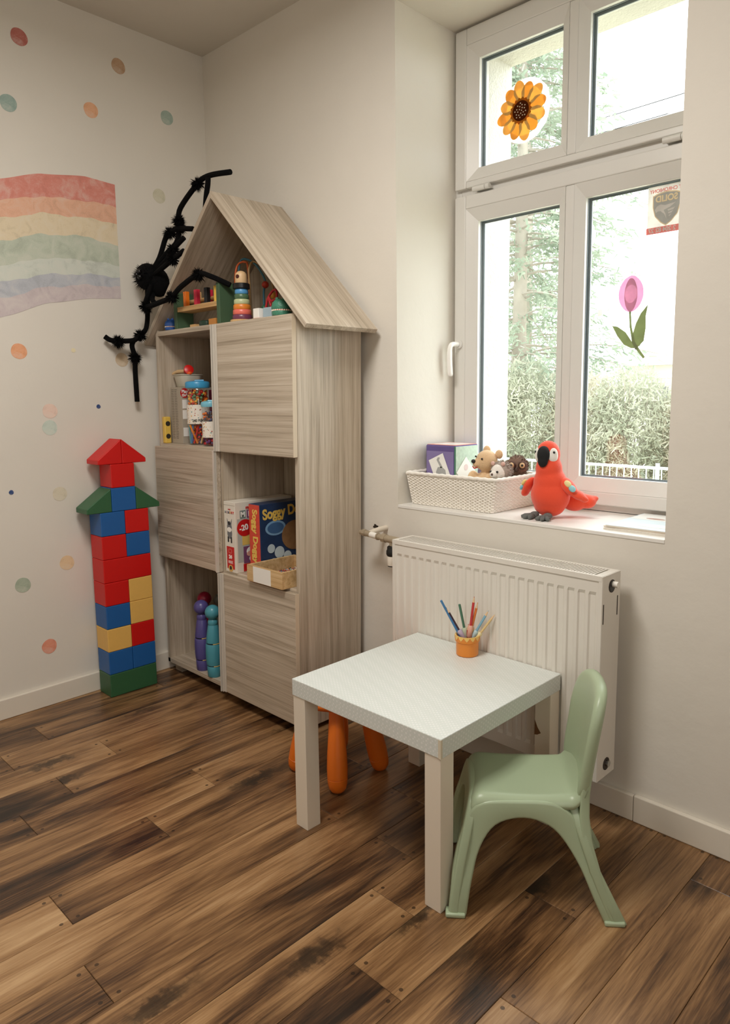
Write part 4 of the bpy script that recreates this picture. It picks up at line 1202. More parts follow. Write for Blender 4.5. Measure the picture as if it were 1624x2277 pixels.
def tbox(*q): 
    b = MB(); b.box(*q, M=MT); return b
tt = tbox(0, TL, 0, TL, .400, .450).build('tabletop', M_FILM, tb, bevel=.0022)
tbox(TL - .008, TL + .0004, -.0004, .006, .4005, .4475).build('torn_film_corner', plain('film_backing', 214, 204, 182, .6), tt)
for (a, c) in ((.002, .002), (TL - .052, .002), (TL - .052, TL - .052), (.002, TL - .052)):
    l = tbox(a, a + .05, c, c + .05, 0, .3998).build('leg', M_LEG, tb, bevel=.0015)
    if a > .3 and c > .3:
        b = MB(); b.prism([(a + .000, .312), (a + .010, .290), (a + .021, .276), (a + .009, .268), (a, .266)], c - .0006, c - .0001, 'Y', M=MT)
        b.build('chipped_patch', plain('bare_chipboard', 112, 76, 44, .8), l)

# ------------------------------------------------------------------ green child's chair
M_CH = mat('sage_green_plastic', S(166, 182, 152), 0.36, bscale=900, bstr=.03)
CA, CU, CV = Vector((2.0061, -.6835, 0)), Vector((.7795, .6264, 0)), Vector((-.6264, .7795, 0))
def ch(u, v, z_): return CA + CU * u + CV * v + Vector((0, 0, z_))
chair = thing('child_chair', tuple(ch(.19, .16, 0)), 'sage green moulded plastic child chair pushed up to the table', 'chair')
CW = .328
def resample(pts, n):
    P = [Vector((p[0], p[1], 0)) for p in smooth_path([(a, c, 0) for a, c in pts], 8)]
    L_ = [0]
    for a, c in zip(P[:-1], P[1:]): L_.append(L_[-1] + (c - a).length)
    out = []
    for k in range(n):
        t = L_[-1] * k / (n - 1)
        i = max(j for j in range(len(L_)) if L_[j] <= t + 1e-9); i = min(i, len(P) - 2)
        s_ = (t - L_[i]) / max(1e-9, L_[i + 1] - L_[i])
        q = P[i] + (P[i + 1] - P[i]) * s_
        out.append((q.x, q.y))
    return out
OUT = resample([(-.020, 0), (-.014, .06), (-.008, .12), (.008, .190), (.034, .254), (.066, .276), (.143, .281), (.240, .277), (.294, .228), (.337, .125), (.372, .055), (.398, 0)], 44)
INN = resample([(.024, 0), (.030, .045), (.038, .092), (.055, .160), (.090, .216), (.143, .238), (.196, .234), (.243, .206), (.290, .138), (.325, .060), (.352, 0)], 44)
def smooth01(t): t = max(0, min(1, t)); return t * t * (3 - 2 * t)
def side(sgn):
    b = MB(); v, f = [], []
    for (uo, zo), (ui, zi) in zip(OUT, INN):
        def vv(z_, inner):
            q = .004 + .040 * smooth01(z_ / .285) + (.026 if inner else 0)
            return q if sgn > 0 else CW - q
        v += [ch(uo, vv(zo, 0), zo), ch(ui, vv(zi, 0), zi), ch(ui, vv(zi, 1), zi), ch(uo, vv(zo, 1), zo)]
    n = len(OUT)
    for i in range(n - 1):
        for k in range(4):
            f.append((4 * i + k, 4 * i + (k + 1) % 4, 4 * i + 4 + (k + 1) % 4, 4 * i + 4 + k))
    f += [(0, 1, 2, 3), (4 * n - 4, 4 * n - 1, 4 * n - 2, 4 * n - 3)]
    b.add(v, f)
    return b.build('side_arch', M_CH, chair, bevel=.006, seg=3, smooth=True)
side(1); side(-1)
def front(rear):
    b = MB(); v, f = [], []
    n = 40
    outc = resample([(.002, 0), (.010, .09), (.026, .19), (.052, .262), (.09, .282), (CW / 2, .286), (CW - .09, .282), (CW - .052, .262), (CW - .026, .19), (CW - .010, .09), (CW - .002, 0)], n)
    inc = resample([(.036, 0), (.044, .08), (.060, .155), (.096, .212), (CW / 2, .238), (CW - .096, .212), (CW - .060, .155), (CW - .044, .08), (CW - .036, 0)], n)
    def uu(z_, inner):
        if rear: return .392 - .105 * (max(0, z_) / .285) ** .85 - (.024 if inner else 0)
        return -.018 + .050 * (max(0, z_) / .285) ** 1.4 + (.024 if inner else 0)
    for (vo_, zo), (vi, zi) in zip(outc, inc):
        v += [ch(uu(zo, 0), vo_, zo), ch(uu(zi, 0), vi, zi), ch(uu(zi, 1), vi, zi), ch(uu(zo, 1), vo_, zo)]
    for i in range(n - 1):
        for k in range(4):
            f.append((4 * i + k, 4 * i + (k + 1) % 4, 4 * i + 4 + (k + 1) % 4, 4 * i + 4 + k))
    f += [(0, 1, 2, 3), (4 * n - 4, 4 * n - 1, 4 * n - 2, 4 * n - 3)]
    b.add(v, f)
    return b.build('rear_arch' if rear else 'front_arch', M_CH, chair, bevel=.006, seg=3, smooth=True)
front(False); front(True)
def seatf(s_, t):
    u_ = .028 + s_ * .285
    edge = .0405
    v_ = edge + t * (CW - 2 * edge)
    z_ = .2905 - .013 * sin(pi * min(1, s_ * 1.05)) * (sin(pi * t) ** .6)
    if s_ < .14:
        z_ -= .026 * (1 - s_ / .14) ** 2.2; u_ += .009 * (1 - s_ / .14) ** 4
    e = min(t, 1 - t)
    if e < .13:
        q = 1 - e / .13
        z_ -= .026 * q ** 2.2; v_ += (.009 if t < .5 else -.009) * q ** 4
    if s_ > .86: z_ += .050 * ((s_ - .86) / .14) ** 2
    return ch(u_, v_, z_)
MB().grid(seatf, 40, 44).build('seat', M_CH, chair, solid=.009, smooth=True)
def back_outline(th):
    """outline of the backrest in (v, z): straight sides, round top"""
    c, s_ = cos(th), sin(th)
    e = 2 / (3.4 if s_ > 0 else 6.0)
    hv = .124 if s_ > 0 else .120
    v_ = hv * abs(c) ** e * (1 if c >= 0 else -1)
    z_ = (.150 if s_ > 0 else .130) * abs(s_) ** e * (1 if s_ >= 0 else -1)
    return v_, z_
def back_pt(v_, z_, off):
    q = (z_ + .13) / .28
    u_ = .312 + .030 * q + .012 * q * q - .016 * (v_ / .12) ** 2 + off
    return ch(u_, CW / 2 + v_, .402 + z_)
b = MB(); v, f = [], []
NT = 56
prof_b = [(0.0, 1.0), (.35, 1.0), (.65, 1.0), (.86, 1.0), (.93, .93), (.975, .72), (1.0, .30), (1.0, -.30), (.975, -.72), (.93, -.93), (.86, -1.0), (.65, -1.0), (.35, -1.0), (0.0, -1.0)]
for (r_, o_) in prof_b:
    for k in range(NT):
        vv_, zz_ = back_outline(2 * pi * k / NT)
        v.append(back_pt(vv_ * max(r_, .001), zz_ * max(r_, .001), -.0155 * o_))
for j in range(len(prof_b) - 1):
    for k in range(NT):
        f.append((j * NT + k, j * NT + (k + 1) % NT, (j + 1) * NT + (k + 1) % NT, (j + 1) * NT + k))
b.add(v, f)
b.build('backrest', M_CH, chair, smooth=True)
for sgn in (1, -1):
    b = MB(); v, f = [], []
    pts = [(.392, .000, 0), (.362, .006, .06), (.330, .014, .125), (.312, .026, .19), (.306, .038, .25), (.307, .044, .30), (.314, .046, .36)]
    for k, (u_, v_, z_) in enumerate(pts):
        w = .030 * (1 - .25 * k / 6)
        q = (lambda x: x) if sgn > 0 else (lambda x: CW - x)
        v += [ch(u_ - w * .55, q(v_), z_), ch(u_ + w * .45, q(v_ + .004), z_), ch(u_ + w * .3, q(v_ + .028), z_), ch(u_ - w * .5, q(v_ + .028), z_)]
    for i in range(len(pts) - 1):
        for k in range(4):
            f.append((4 * i + k, 4 * i + (k + 1) % 4, 4 * i + 4 + (k + 1) % 4, 4 * i + 4 + k))
    n = len(pts)
    f += [(0, 1, 2, 3), (4 * n - 4, 4 * n - 1, 4 * n - 2, 4 * n - 3)]
    b.add(v, f)
    b.build('rear_rib', M_CH, chair, bevel=.005, seg=3, smooth=True)
for (u_, v_) in ((-.004, .012), (.372, .012), (-.004, CW - .012), (.372, CW - .012)):
    c = ch(u_, v_, 0)
    b = MB(); b.box(-.022, .026, -.014, .016, 0, .012, M=Matrix.Translation(c) @ Matrix.Rotation(atan2(CU.y, CU.x), 4, 'Z'))
    b.build('foot_pad', M_CH, chair, bevel=.004, seg=3, smooth=True)

# ------------------------------------------------------------------ orange stool
M_OR = mat('orange_moulded_plastic', S(224, 112, 26), 0.38)
sto = thing('round_stool', (1.281, -.404, 0), 'orange plastic child stool with fat rounded legs under the table', 'stool')
MB().lathe([(.02, .262), (.120, .262), (.138, .266), (.146, .276), (.146, .284), (.138, .294), (.120, .299), (.05, .2995), (.001, .2995)], (1.281, -.404, 0), 40, cap=True).build('seat', M_OR, sto, smooth='auto')
for sx_, sy_ in ((-1, -1), (1, -1), (1, 1), (-1, 1)):
    t0 = Vector((1.281 + sx_ * .062, -.404 + sy_ * .062, .268)); t1 = Vector((1.281 + sx_ * .105, -.404 + sy_ * .100, .0))
    prof_ = [(0, .0235), (.15, .0240), (.35, .0275), (.55, .0315), (.72, .0335), (.835, .0325), (.84, .0310), (.845, .0325), (.90, .0310), (.95, .0275), (.985, .0200), (1.0, .013)]
    MB().tube([t0.lerp(t1, a) for a, _ in prof_], [r0 for _, r0 in prof_], 20).build('leg', M_OR, sto, smooth='auto')

# ------------------------------------------------------------------ pencil pot and pencils
PC = Vector((1.6725, -.2085, .4504))
pot = thing('pencil_pot', tuple(PC), 'small orange ceramic pot with yellow scalloped rim on the table', 'pot')
MB().lathe([(.032, 0), (.0345, .0025), (.0352, .040), (.0352, .043), (.0385, .046), (.0392, .062), (.0372, .0632), (.0345, .062), (.0335, .044), (.0330, .005), (.001, .004)], PC, 36).build('pot_body', mat('orange_glaze', S(222, 134, 46), .3), pot, smooth='auto')
b = MB()
for k in range(13):
    a0 = 2 * pi * k / 13
    w = 2 * pi / 13 * .46
    vv = []
    for q in range(7):
        th_ = a0 + (q / 6 - .5) * 2 * w
        r0 = .0396
        lo = .0625 - .0115 * (1 - abs(q / 6 - .5) * 2) ** .8
        vv += [(PC.x + r0 * cos(th_), PC.y + r0 * sin(th_), PC.z + .0635), (PC.x + (r0 + .0001) * cos(th_), PC.y + (r0 + .0001) * sin(th_), PC.z + lo)]
    b.add(vv, [(2 * q, 2 * q + 1, 2 * q + 3, 2 * q + 2) for q in range(6)])
b.lathe([(.0392, .0628), (.0394, .0640), (.0345, .0640), (.0340, .058)], PC, 36, cap=False)
b.build('scalloped_rim', mat('yellow_glaze', S(232, 192, 108), .3), pot, smooth='auto')
M_TIPW = plain('sharpened_wood', 222, 188, 146, .6)
def pencil(tip, base, col, grip, lab, blunt=False):
    tip, base = Vector(tip), Vector(base)
    d = (tip - base).normalized()
    t = thing('pencil', tuple(base), lab, 'pencil', 'coloured pencils in the orange pot')
    m = plain('pencil_paint_%d_%d_%d' % col, *col, .35)
    L_ = (tip - base).length
    e = L_ if blunt else L_ - .019
    MB().tube([base, base + d * e], .0040, 6).build('shaft', m, t)
    if blunt:
        pass
    else:
        MB().tube([base + d * e, base + d * (L_ - .004)], [.0039, .0013], 8).build('sharpened_end', M_TIPW, t, smooth='auto')
        MB().tube([base + d * (L_ - .004), tip], [.0013, .0003], 8).build('lead', m if sum(col) > 150 else M_BLACK, t)
    if grip:
        g0 = max(.058, L_ * .36)
        s0 = base + d * (g0 - .014); s1 = base + d * (g0 + .024)
        MB().tube([s0, s0.lerp(s1, .1), s0.lerp(s1, .5), s0.lerp(s1, .9), s1], [.006, .0085, .0075, .0085, .006], 12).build('grip', plain('grip_%d_%d' % grip[:2], *grip, .5), t, smooth='auto')
pencil((1.614, -.2666, .624), (1.677, -.2065, .4555), (64, 120, 170), None, 'long blue pencil leaning furthest out of the pot, blunt end up', True)
pencil((1.625, -.256, .602), (1.682, -.1990, .4555), (58, 34, 52), (188, 172, 194), 'dark plum pencil with lilac grip in the pot')
pencil((1.6551, -.2272, .611), (1.6735, -.2010, .4555), (70, 116, 92), (188, 196, 172), 'green pencil with mint grip, blunt end up', True)
pencil((1.6881, -.1956, .636), (1.6770, -.2150, .4555), (192, 54, 56), (222, 168, 148), 'tall red pencil with pink grip in the pot')
pencil((1.6962, -.1878, .617), (1.6665, -.2080, .4555), (216, 120, 48), (224, 172, 112), 'orange pencil behind the tall red one')
pencil((1.7204, -.1646, .591), (1.6660, -.2200, .4555), (126, 172, 194), (176, 200, 204), 'light blue pencil with pale grip in the pot')
pencil((1.7346, -.151, .578), (1.6700, -.2180, .4555), (216, 188, 134), (222, 206, 160), 'tan pencil with cream grip leaning towards the chair')
pencil((1.6755, -.2077, .5486), (1.6700, -.2140, .4555), (176, 36, 36), None, 'short red pencil just showing above the pot rim')
# ------------------------------------------------------------------ things on the sill
SZL = WZ0 + .0002
# woven basket
bk = thing('woven_basket', (1.397, .185, SZL), 'white woven storage basket full of toys on the window sill', 'basket')
def bper(k, n, f_):
    """point on the rounded rectangular perimeter at height fraction f_"""
    x0, x1 = 1.218 - .018 * f_, 1.574 + .026 * f_
    y0, y1 = .052 - .016 * f_, .302 + .014 * f_
    if x0 < 1.196: x0 = 1.196
    r = .016
    W_, D_ = x1 - x0, y1 - y0
    per = 2 * (W_ + D_)
    s_ = per * k / n
    segs = [((x0, y0), (1, 0), W_, (0, -1)), ((x1, y0), (0, 1), D_, (1, 0)), ((x1, y1), (-1, 0), W_, (0, 1)), ((x0, y1), (0, -1), D_, (-1, 0))]
    for o_, d_, l_, nn in segs:
        if s_ <= l_: return Vector((o_[0] + d_[0] * s_, o_[1] + d_[1] * s_, 0)), Vector((nn[0], nn[1], 0))
        s_ -= l_
    return Vector((x0, y0, 0)), Vector((0, -1, 0))
BHH = .120
M_WEAVE = mat('white_paper_rope', S(238, 233, 224), 0.65, nscale=300, namt=.05)
b = MB()
NP, NR = 240, 21
for j in range(NR):
    z_ = .004 + (BHH - .016) * j / (NR - 1)
    f_ = z_ / BHH
    pts = []
    for k in range(NP):
        p, nn = bper(k, NP, f_)
        w = .0018 * (1 if ((k // 2) + j) % 2 else -1)
        pts.append(p + nn * w + Vector((0, 0, SZL + z_)))
    pts.append(pts[0])
    b.tube(pts, .0030, 5, cap=False)
b.build('weave', M_WEAVE, bk)['kind'] = 'stuff'
b = MB()
for k in range(0, NP, 4):
    pts = [bper(k, NP, f_)[0] + Vector((0, 0, SZL + BHH * f_)) for f_ in (0.01, .5, 1)]
    b.tube(pts, .0030, 5)
b.build('stakes', M_WEAVE, bk)['kind'] = 'stuff'
pts = [bper(k, 88, 1.0)[0] + Vector((0, 0, SZL + BHH - .004 + (.0012 if k % 2 else -.0008))) for k in range(89)]
MB().tube(pts, .0068, 8, cap=False).build('rim', M_WEAVE, bk, smooth=True)
MB().box(1.220, 1.572, .054, .300, SZL, SZL + .004).build('bottom', M_WEAVE, bk)

# fabric cube with picture pockets
cb = thing('picture_cube', (1.276, .20, .860), 'purple and green fabric picture cube standing in the basket', 'toy cube')
QX0, QX1, QY0, QY1, QZ0, QZ1 = 1.207, 1.348, .136, .278, .8556, 1.068
MB().box(QX0, QX1, QY0, QY1, QZ0, QZ1).build('core', plain('purple_fabric', 98, 82, 138, .75, bscale=60, bstr=.2), cb, bevel=.006, seg=3)
MB().box(QX1, QX1 + .0015, QY0 + .004, QY1 - .004, QZ0 + .004, QZ1 - .004).build('green_side', plain('pale_green_mesh', 186, 206, 188, .7, nscale=90, namt=.25), cb)
MB().box(QX0 + .004, QX1 - .002, QY0 + .004, QY1 - .004, QZ1, QZ1 + .0012).build('top_side', plain('pink_fabric', 214, 150, 136, .75), cb)
MB().box(QX0 + .02, QX1 - .02, QY0 + .02, QY1 - .02, QZ1 + .0012, QZ1 + .0018).build('top_pocket', plain('clear_vinyl_sheet', 224, 218, 214, .25), cb)
MB().box(QX0 + .006, QX1 - .006, QY0 - .0012, QY0 - .0002, .95, 1.045).build('vinyl_pocket', plain('purple_vinyl', 132, 118, 166, .15), cb)
MB().tube([(QX1, QY0, QZ0 + .01), (QX1, QY0, QZ1 - .003)], .0028, 8).build('piping', plain('dark_green_piping', 70, 120, 96, .6), cb, smooth='auto')
MC = Matrix.Translation((QX0 + .072, QY0 - .0040, .980)) @ Matrix.Rotation(radians(-24), 4, 'Y')
cd = thing('picture_card', tuple(MC.translation), 'white card with grey dinosaur silhouette in the cube front pocket', 'card')
b = MB(); b.box(-.037, .037, -.0006, .0006, -.048, .048, M=MC); b.build('card_sheet', M_WHITE, cd)
b = MB()
b.prism([(-.022, -.030), (.020, -.030), (.024, -.014), (.012, .004), (-.006, .008), (-.020, -.004), (-.026, -.018)], -.0012, -.0007, 'Y', M=MC)
b.prism([(.006, .000), (.016, .000), (.010, .030), (.018, .038), (.010, .042), (.000, .036)], -.0012, -.0007, 'Y', M=MC)
b.build('dinosaur_print', plain('grey_print_ink', 168, 168, 166, .7), cd)
MC2 = Matrix.Translation((QX1 + .0032, QY0 + .062, .968)) @ Matrix.Rotation(radians(45), 4, 'X')
cd2 = thing('picture_card', tuple(MC2.translation), 'white card standing on its corner in the cube green side', 'card')
b = MB(); b.box(-.0006, .0006, -.040, .040, -.040, .040, M=MC2); b.build('card_sheet', M_WHITE, cd2)
b = MB(); b.prism([(.012 * cos(k * pi / 6) + .012, .012 * sin(k * pi / 6) + .012) for k in range(12)], .0007, .0012, 'X', M=MC2)
b.build('pink_print', plain('faint_pink_ink', 226, 206, 204, .7), cd2)

# plain tan teddy
M_TAN = mat('tan_plush', S(222, 188, 146), .85, sheen=.3, bscale=350, bstr=.35)
bear = thing('teddy_bear', (1.474, .145, .870), 'plain tan plush teddy bear sitting in the middle of the basket', 'plush toy')
b = MB().ball((1.482, .150, .925), (.052, .048, .060), 20, 14).ball((1.486, .142, 1.020), (.040, .038, .039), 20, 14).ball((1.466, .118, 1.012), (.021, .019, .018), 16, 10)
b.ball((1.438, .128, .955), (.020, .024, .030), 14, 10).ball((1.520, .112, .958), (.018, .024, .024), 14, 10)
b.build('body', M_TAN, bear, remesh=.004)
for q in ((1.468, .168, 1.056), (1.526, .160, 1.044)):
    MB().ball(q, (.015, .010, .016), 14, 10).build('ear', M_TAN, bear, smooth=True)
MB().ball((1.459, .100, 1.020), (.0085, .007, .0075), 12, 8).build('nose', M_BLACK, bear, smooth=True)
for q in ((1.462, .110, 1.037), (1.493, .104, 1.030)):
    MB().ball(q, .0036, 10, 8).build('eye', M_BLACK, bear, smooth=True)
MB().tube(smooth_path([(1.454, .103, 1.002), (1.464, .099, .996), (1.476, .101, 1.000)], 4), .0022, 6).build('mouth', plain('red_thread', 186, 50, 40, .6), bear, smooth=True)

def spiky(b, c, r, n, ln, skip):
    for k in range(n):
        d = Vector((random.gauss(0, 1), random.gauss(0, 1), random.gauss(0, 1))).normalized()
        if skip(d): continue
        p = Vector(c) + Vector((d.x * r[0], d.y * r[1], d.z * r[2])) * .92
        s_ = d.orthogonal().normalized() * .0022; t_ = d.cross(s_).normalized() * .0022
        b.add([p + s_, p - s_ * .5 + t_ * .87, p - s_ * .5 - t_ * .87, p + d * ln * random.uniform(.6, 1.1)], [(0, 1, 3), (1, 2, 3), (2, 0, 3)])
hg = thing('plush_hedgehog', (1.545, .122, .93), 'small grey and white plush hedgehog at the basket front', 'plush toy')
fdir = Vector((.15, -.98, .1)).normalized()
b = MB().ball((1.556, .118, .985), (.031, .027, .030), 18, 12).ball((1.551, .096, .980), (.017, .013, .014), 12, 8)
b.build('face', mat('white_plush', S(236, 230, 222), .9, bscale=350, bstr=.3), hg, smooth=True)
b = MB().ball((1.560, .130, .988), (.036, .030, .035), 18, 12).ball((1.530, .140, .925), (.036, .036, .04), 18, 12)
spiky(b, (1.560, .130, .988), (.036, .030, .035), 700, .012, lambda d: d.dot(fdir) > .55)
b.build('spines', plain('grey_brown_plush', 164, 152, 142, .9), hg)
for q in ((1.541, .090, .990), (1.567, .091, .990)):
    MB().ball(q, .0040, 10, 8).build('eye', M_BLACK, hg, smooth=True)
MB().ball((1.551, .0835, .981), .0042, 10, 8).build('nose', plain('brown_nose', 90, 64, 56, .5), hg, smooth=True)
MB().ball((1.534, .112, 1.016), (.008, .006, .008), 10, 8).ball((1.576, .112, 1.016), (.008, .006, .008), 10, 8).build('ears', plain('pink_plush', 214, 176, 164, .9), hg, smooth=True)

ow = thing('plush_owl', (1.545, .232, .93), 'brown plush owl with a big ringed eye at the basket end', 'plush toy')
b = MB().ball((1.558, .228, .999), (.038, .035, .038), 18, 12).ball((1.525, .238, .925), (.038, .036, .05), 18, 12)
spiky(b, (1.558, .228, .999), (.038, .035, .038), 600, .011, lambda d: d.dot(Vector((.35, -.93, 0))) > .6)
b.build('body', plain('brown_plush', 122, 98, 84, .9), ow)
od = Vector((.50, -.86, .05)).normalized()
for k, sd in enumerate((-1, 1)):
    c = Vector((1.558, .228, 1.004)) + od * .036 + Vector((.86, .5, 0)) * .019 * sd
    MB().ball(tuple(c), (.016, .014, .016), 14, 10).build('eye_ring', plain('dark_brown_felt', 84, 58, 46, .9), ow, smooth=True)
    MB().ball(tuple(c + od * .008), (.0105, .009, .0105), 14, 10).build('eye', plain('tan_eye_felt', 206, 176, 132, .6), ow, smooth=True)
    MB().ball(tuple(c + od * .0145), (.005, .004, .005), 10, 8).build('pupil', M_BLACK, ow, smooth=True)
MB().ball(tuple(Vector((1.558, .228, .989)) + od * .042), (.006, .008, .009), 10, 8).build('beak', plain('dark_beak', 70, 54, 44, .6), ow, smooth=True)

# plush parrot
M_PAR = mat('red_orange_plush', S(232, 74, 40), .8, sheen=.3, bscale=420, bstr=.25)
pr = thing('plush_parrot', (1.757, .118, SZL), 'red orange plush parrot with big black beak standing on the sill', 'plush toy')
PX, PYY = 1.757, .122
b = MB().ball((PX, PYY, .925), (.066, .058, .066), 24, 16).ball((PX - .001, PYY - .002, .965), (.056, .050, .055), 22, 14).ball((PX - .004, PYY - .006, 1.01), (.044, .042, .050), 20, 14)
b.ball((PX - .008, PYY - .006, 1.058), (.0395, .0395, .045), 22, 16).ball((PX, PYY - .005, .888), (.052, .045, .034), 18, 12)
b.build('body', M_PAR, pr, remesh=.0045)
b = MB().ball((PX + .052, PYY + .062, .905), (.045, .040, .036), 18, 12).ball((PX + .085, PYY + .082, .902), (.034, .030, .024), 16, 10).ball((PX + .105, PYY + .098, .912), (.016, .014, .010), 12, 8)
b.build('tail', M_PAR, pr, remesh=.0045)
# wings
MB().ball((PX - .074, PYY - .012, .952), (.014, .026, .034), 16, 12, Matrix.Rotation(radians(32), 4, 'Y')).ball((PX - .086, PYY - .014, .930), (.012, .020, .018), 14, 10, Matrix.Rotation(radians(25), 4, 'Y')).build('wing', M_PAR, pr, remesh=.004)
MB().ball((PX + .066, PYY + .000, .957), (.018, .028, .036), 16, 12, Matrix.Rotation(radians(-40), 4, 'Y')).ball((PX + .094, PYY + .008, .932), (.030, .022, .014), 16, 10, Matrix.Rotation(radians(22), 4, 'Y')).ball((PX + .116, PYY + .014, .918), (.014, .013, .010), 12, 8).build('wing', M_PAR, pr, remesh=.004)
for k, (c, r0, rot, col) in enumerate((((PX - .083, PYY - .028, .962), (.0065, .010, .012), 35, (226, 206, 130)), ((PX - .091, PYY - .026, .946), (.0065, .010, .011), 35, (120, 190, 210)),
                               ((PX + .074, PYY - .020, .968), (.014, .007, .010), 35, (232, 220, 160)), ((PX + .088, PYY - .017, .954), (.013, .009, .010), 35, (150, 206, 214)))):
    MB().ball(c, r0, 14, 10, Matrix.Rotation(radians(rot), 4, 'Y')).build('wing_band', plain('wing_felt_%d' % k, *col, .8), pr, smooth=True)
# face
FD = Vector((.12, -.99, 0)).normalized(); FR = Vector((.99, .12, 0))
HC = Vector((PX - .008, PYY - .006, 1.056))
for sd in (-1, 1):
    c = HC + FD * .0175 + FR * .0235 * sd + Vector((0, 0, .000))
    Mr = Matrix.Rotation(atan2(FD.y, FD.x) + radians(52) * sd, 4, 'Z')
    MB().ball(tuple(c), (.0135, .0185, .026), 18, 14, Mr).build('cheek_patch', plain('white_felt', 236, 232, 226, .85), pr, smooth=True)
    MB().ball(tuple(c + FR * .0085 * sd + FD * .0085 + Vector((0, 0, .011))), .0042, 10, 8).build('eye', M_BLACK, pr, smooth=True)
b = MB().ball(tuple(HC + FD * .034 + Vector((0, 0, .003))), (.0215, .022, .029), 18, 12).ball(tuple(HC + FD * .040 + Vector((0, 0, -.018))), (.017, .015, .020), 16, 12)
b.build('beak', mat('black_felt', S(20, 20, 22), .85), pr, remesh=.0035)
M_FOOT = plain('grey_felt', 104, 106, 104, .85, bscale=300, bstr=.3)
for fx, fy, an in ((PX - .030, PYY - .062, -20), (PX + .020, PYY - .064, 12)):
    b = MB()
    for q in (-38, 0, 38):
        a = radians(an + q - 90)
        b.tube([(fx, fy + .012, SZL + .009), (fx + .022 * cos(a), fy + .022 * sin(a), SZL + .0085), (fx + .034 * cos(a), fy + .034 * sin(a), SZL + .006)], [.0085, .0080, .0045], 10)
    b.ball((fx, fy + .016, SZL + .011), (.014, .020, .0105), 12, 8)
    b.build('foot', M_FOOT, pr, smooth=True)

# magazines
M_MAGB = plain('pale_blue_cover', 206, 222, 230, .35)
mz = SZL
for k, (dx, dy, rot, m_, lab) in enumerate(((-.006, .0, 1.0, M_WHITE, 'bottom magazine of the small stack on the sill'), (-.003, .004, -1.5, plain('tan_cover', 196, 178, 156, .5), 'middle magazine of the small stack on the sill'), (0, .003, .6, M_MAGB, 'top magazine with pale blue cover on the sill'))):
    c = (2.088 + dx, .178 + dy, mz)
    M_ = Matrix.Translation(c) @ Matrix.Rotation(radians(rot), 4, 'Z')
    t = thing('magazine', c, lab, 'magazine', 'magazines on the window sill')
    b = MB(); b.box(-.0955, .093, -.138, .134, 0, .0036, M=M_); b.build('pages', plain('paper_pages', 226, 218, 206, .7), t)
    b = MB(); b.box(-.0965, .094, -.139, .135, .0037, .0043, M=M_); b.build('cover', m_, t)
    if k == 2:
        b = MB(); b.prism([(.055 * cos(q * pi / 12) + .030, .026 * sin(q * pi / 12) - .075) for q in range(24)], .0044, .0048, 'Z', M=M_); b.build('cover_oval', M_WHITE, t)
        b = MB(); b.box(-.092, .090, .02, .13, .0044, .0047, M=M_); b.build('cover_photo', plain('cover_white_photo', 226, 226, 222, .4), t)
        for (ex_, ey_) in ((-.02, .045), (.05, .030)):
            b = MB(); b.prism([(.030 * cos(q * pi / 10) + ex_, .011 * sin(q * pi / 10) + ey_) for q in range(20)], .0048, .0051, 'Z', M=M_); b.build('cover_spot', plain('cover_brown', 168, 130, 116, .5), t)
    mz += .0046

# ------------------------------------------------------------------ window stickers, on the room side of the panes
GY = .3566
def flat(poly, y0, y1):
    b = MB(); b.prism(poly, y0, y1, 'Y'); return b
def film_ring(poly, i, o):
    """flat paper edging following an outline, between two scales of it"""
    n = len(poly); cx_ = sum(p[0] for p in poly) / n; cz_ = sum(p[1] for p in poly) / n
    b = MB()
    v = [(cx_ + (p[0] - cx_) * i, GY - .0002, cz_ + (p[1] - cz_) * i) for p in poly] + [(cx_ + (p[0] - cx_) * o, GY - .0002, cz_ + (p[1] - cz_) * o) for p in poly]
    b.add(v, [(k, (k + 1) % n, (k + 1) % n + n, k + n) for k in range(n)])
    return b
sf = thing('sunflower_sticker', (1.467, GY, 2.15), 'orange sunflower sticker on the upper window pane', 'window sticker')
SCX, SCZ = 1.468, 2.250
NPET = 12
bord = [(SCX + .012 + .104 * (1 + .03 * cos(k * pi / 16 * NPET)) * cos(k * pi / 16), SCZ - .004 + .108 * sin(k * pi / 16)) for k in range(32)]
film_ring(bord, .76, 1.0).build('paper_border', film_mat('film_white_sticker_film', 238, 236, 232), sf)
M_PET = [film_mat('film_petal_amber', 244, 190, 96), film_mat('film_petal_gold', 248, 206, 122)]
for k in range(NPET):
    a = 2 * pi * (k + .3) / NPET
    ln = .100 + .006 * sin(k * 2.3)
    poly = []
    for q in range(20):
        th_ = 2 * pi * q / 20
        x_ = ln * .60 + ln * .40 * cos(th_); y_ = .0245 * sin(th_) * (1.0 if cos(th_) > 0 else .8)
        poly.append((SCX + x_ * cos(a) - y_ * sin(a), SCZ + x_ * sin(a) + y_ * cos(a)))
    flat(poly, GY - .0008 - .0002 * (k % 2), GY - .0004).build('petal', M_PET[k % 2], sf)
circ = lambda cx, cz, r, n=28: [(cx + r * cos(2 * pi * k / n), cz + r * sin(2 * pi * k / n)) for k in range(n)]
flat([(SCX - .004 + (.040 if k % 2 else .046) * cos(pi * k / 18), SCZ + (.040 if k % 2 else .046) * sin(pi * k / 18)) for k in range(36)], GY - .0014, GY - .0010).build('orange_glow_ring', film_mat('film_burnt_orange_print', 206, 122, 40), sf)
flat(circ(SCX - .004, SCZ, .034), GY - .0018, GY - .0015).build('seed_head', film_mat('film_brown_seed_print', 92, 42, 20), sf)
b = MB()
for k in range(21):
    rr_ = .026 * sqrt((k + .5) / 21); a = k * 2.39996
    b.prism(circ(SCX - .004 + rr_ * cos(a), SCZ + rr_ * sin(a), .0024, 8), GY - .0021, GY - .0019, 'Y')
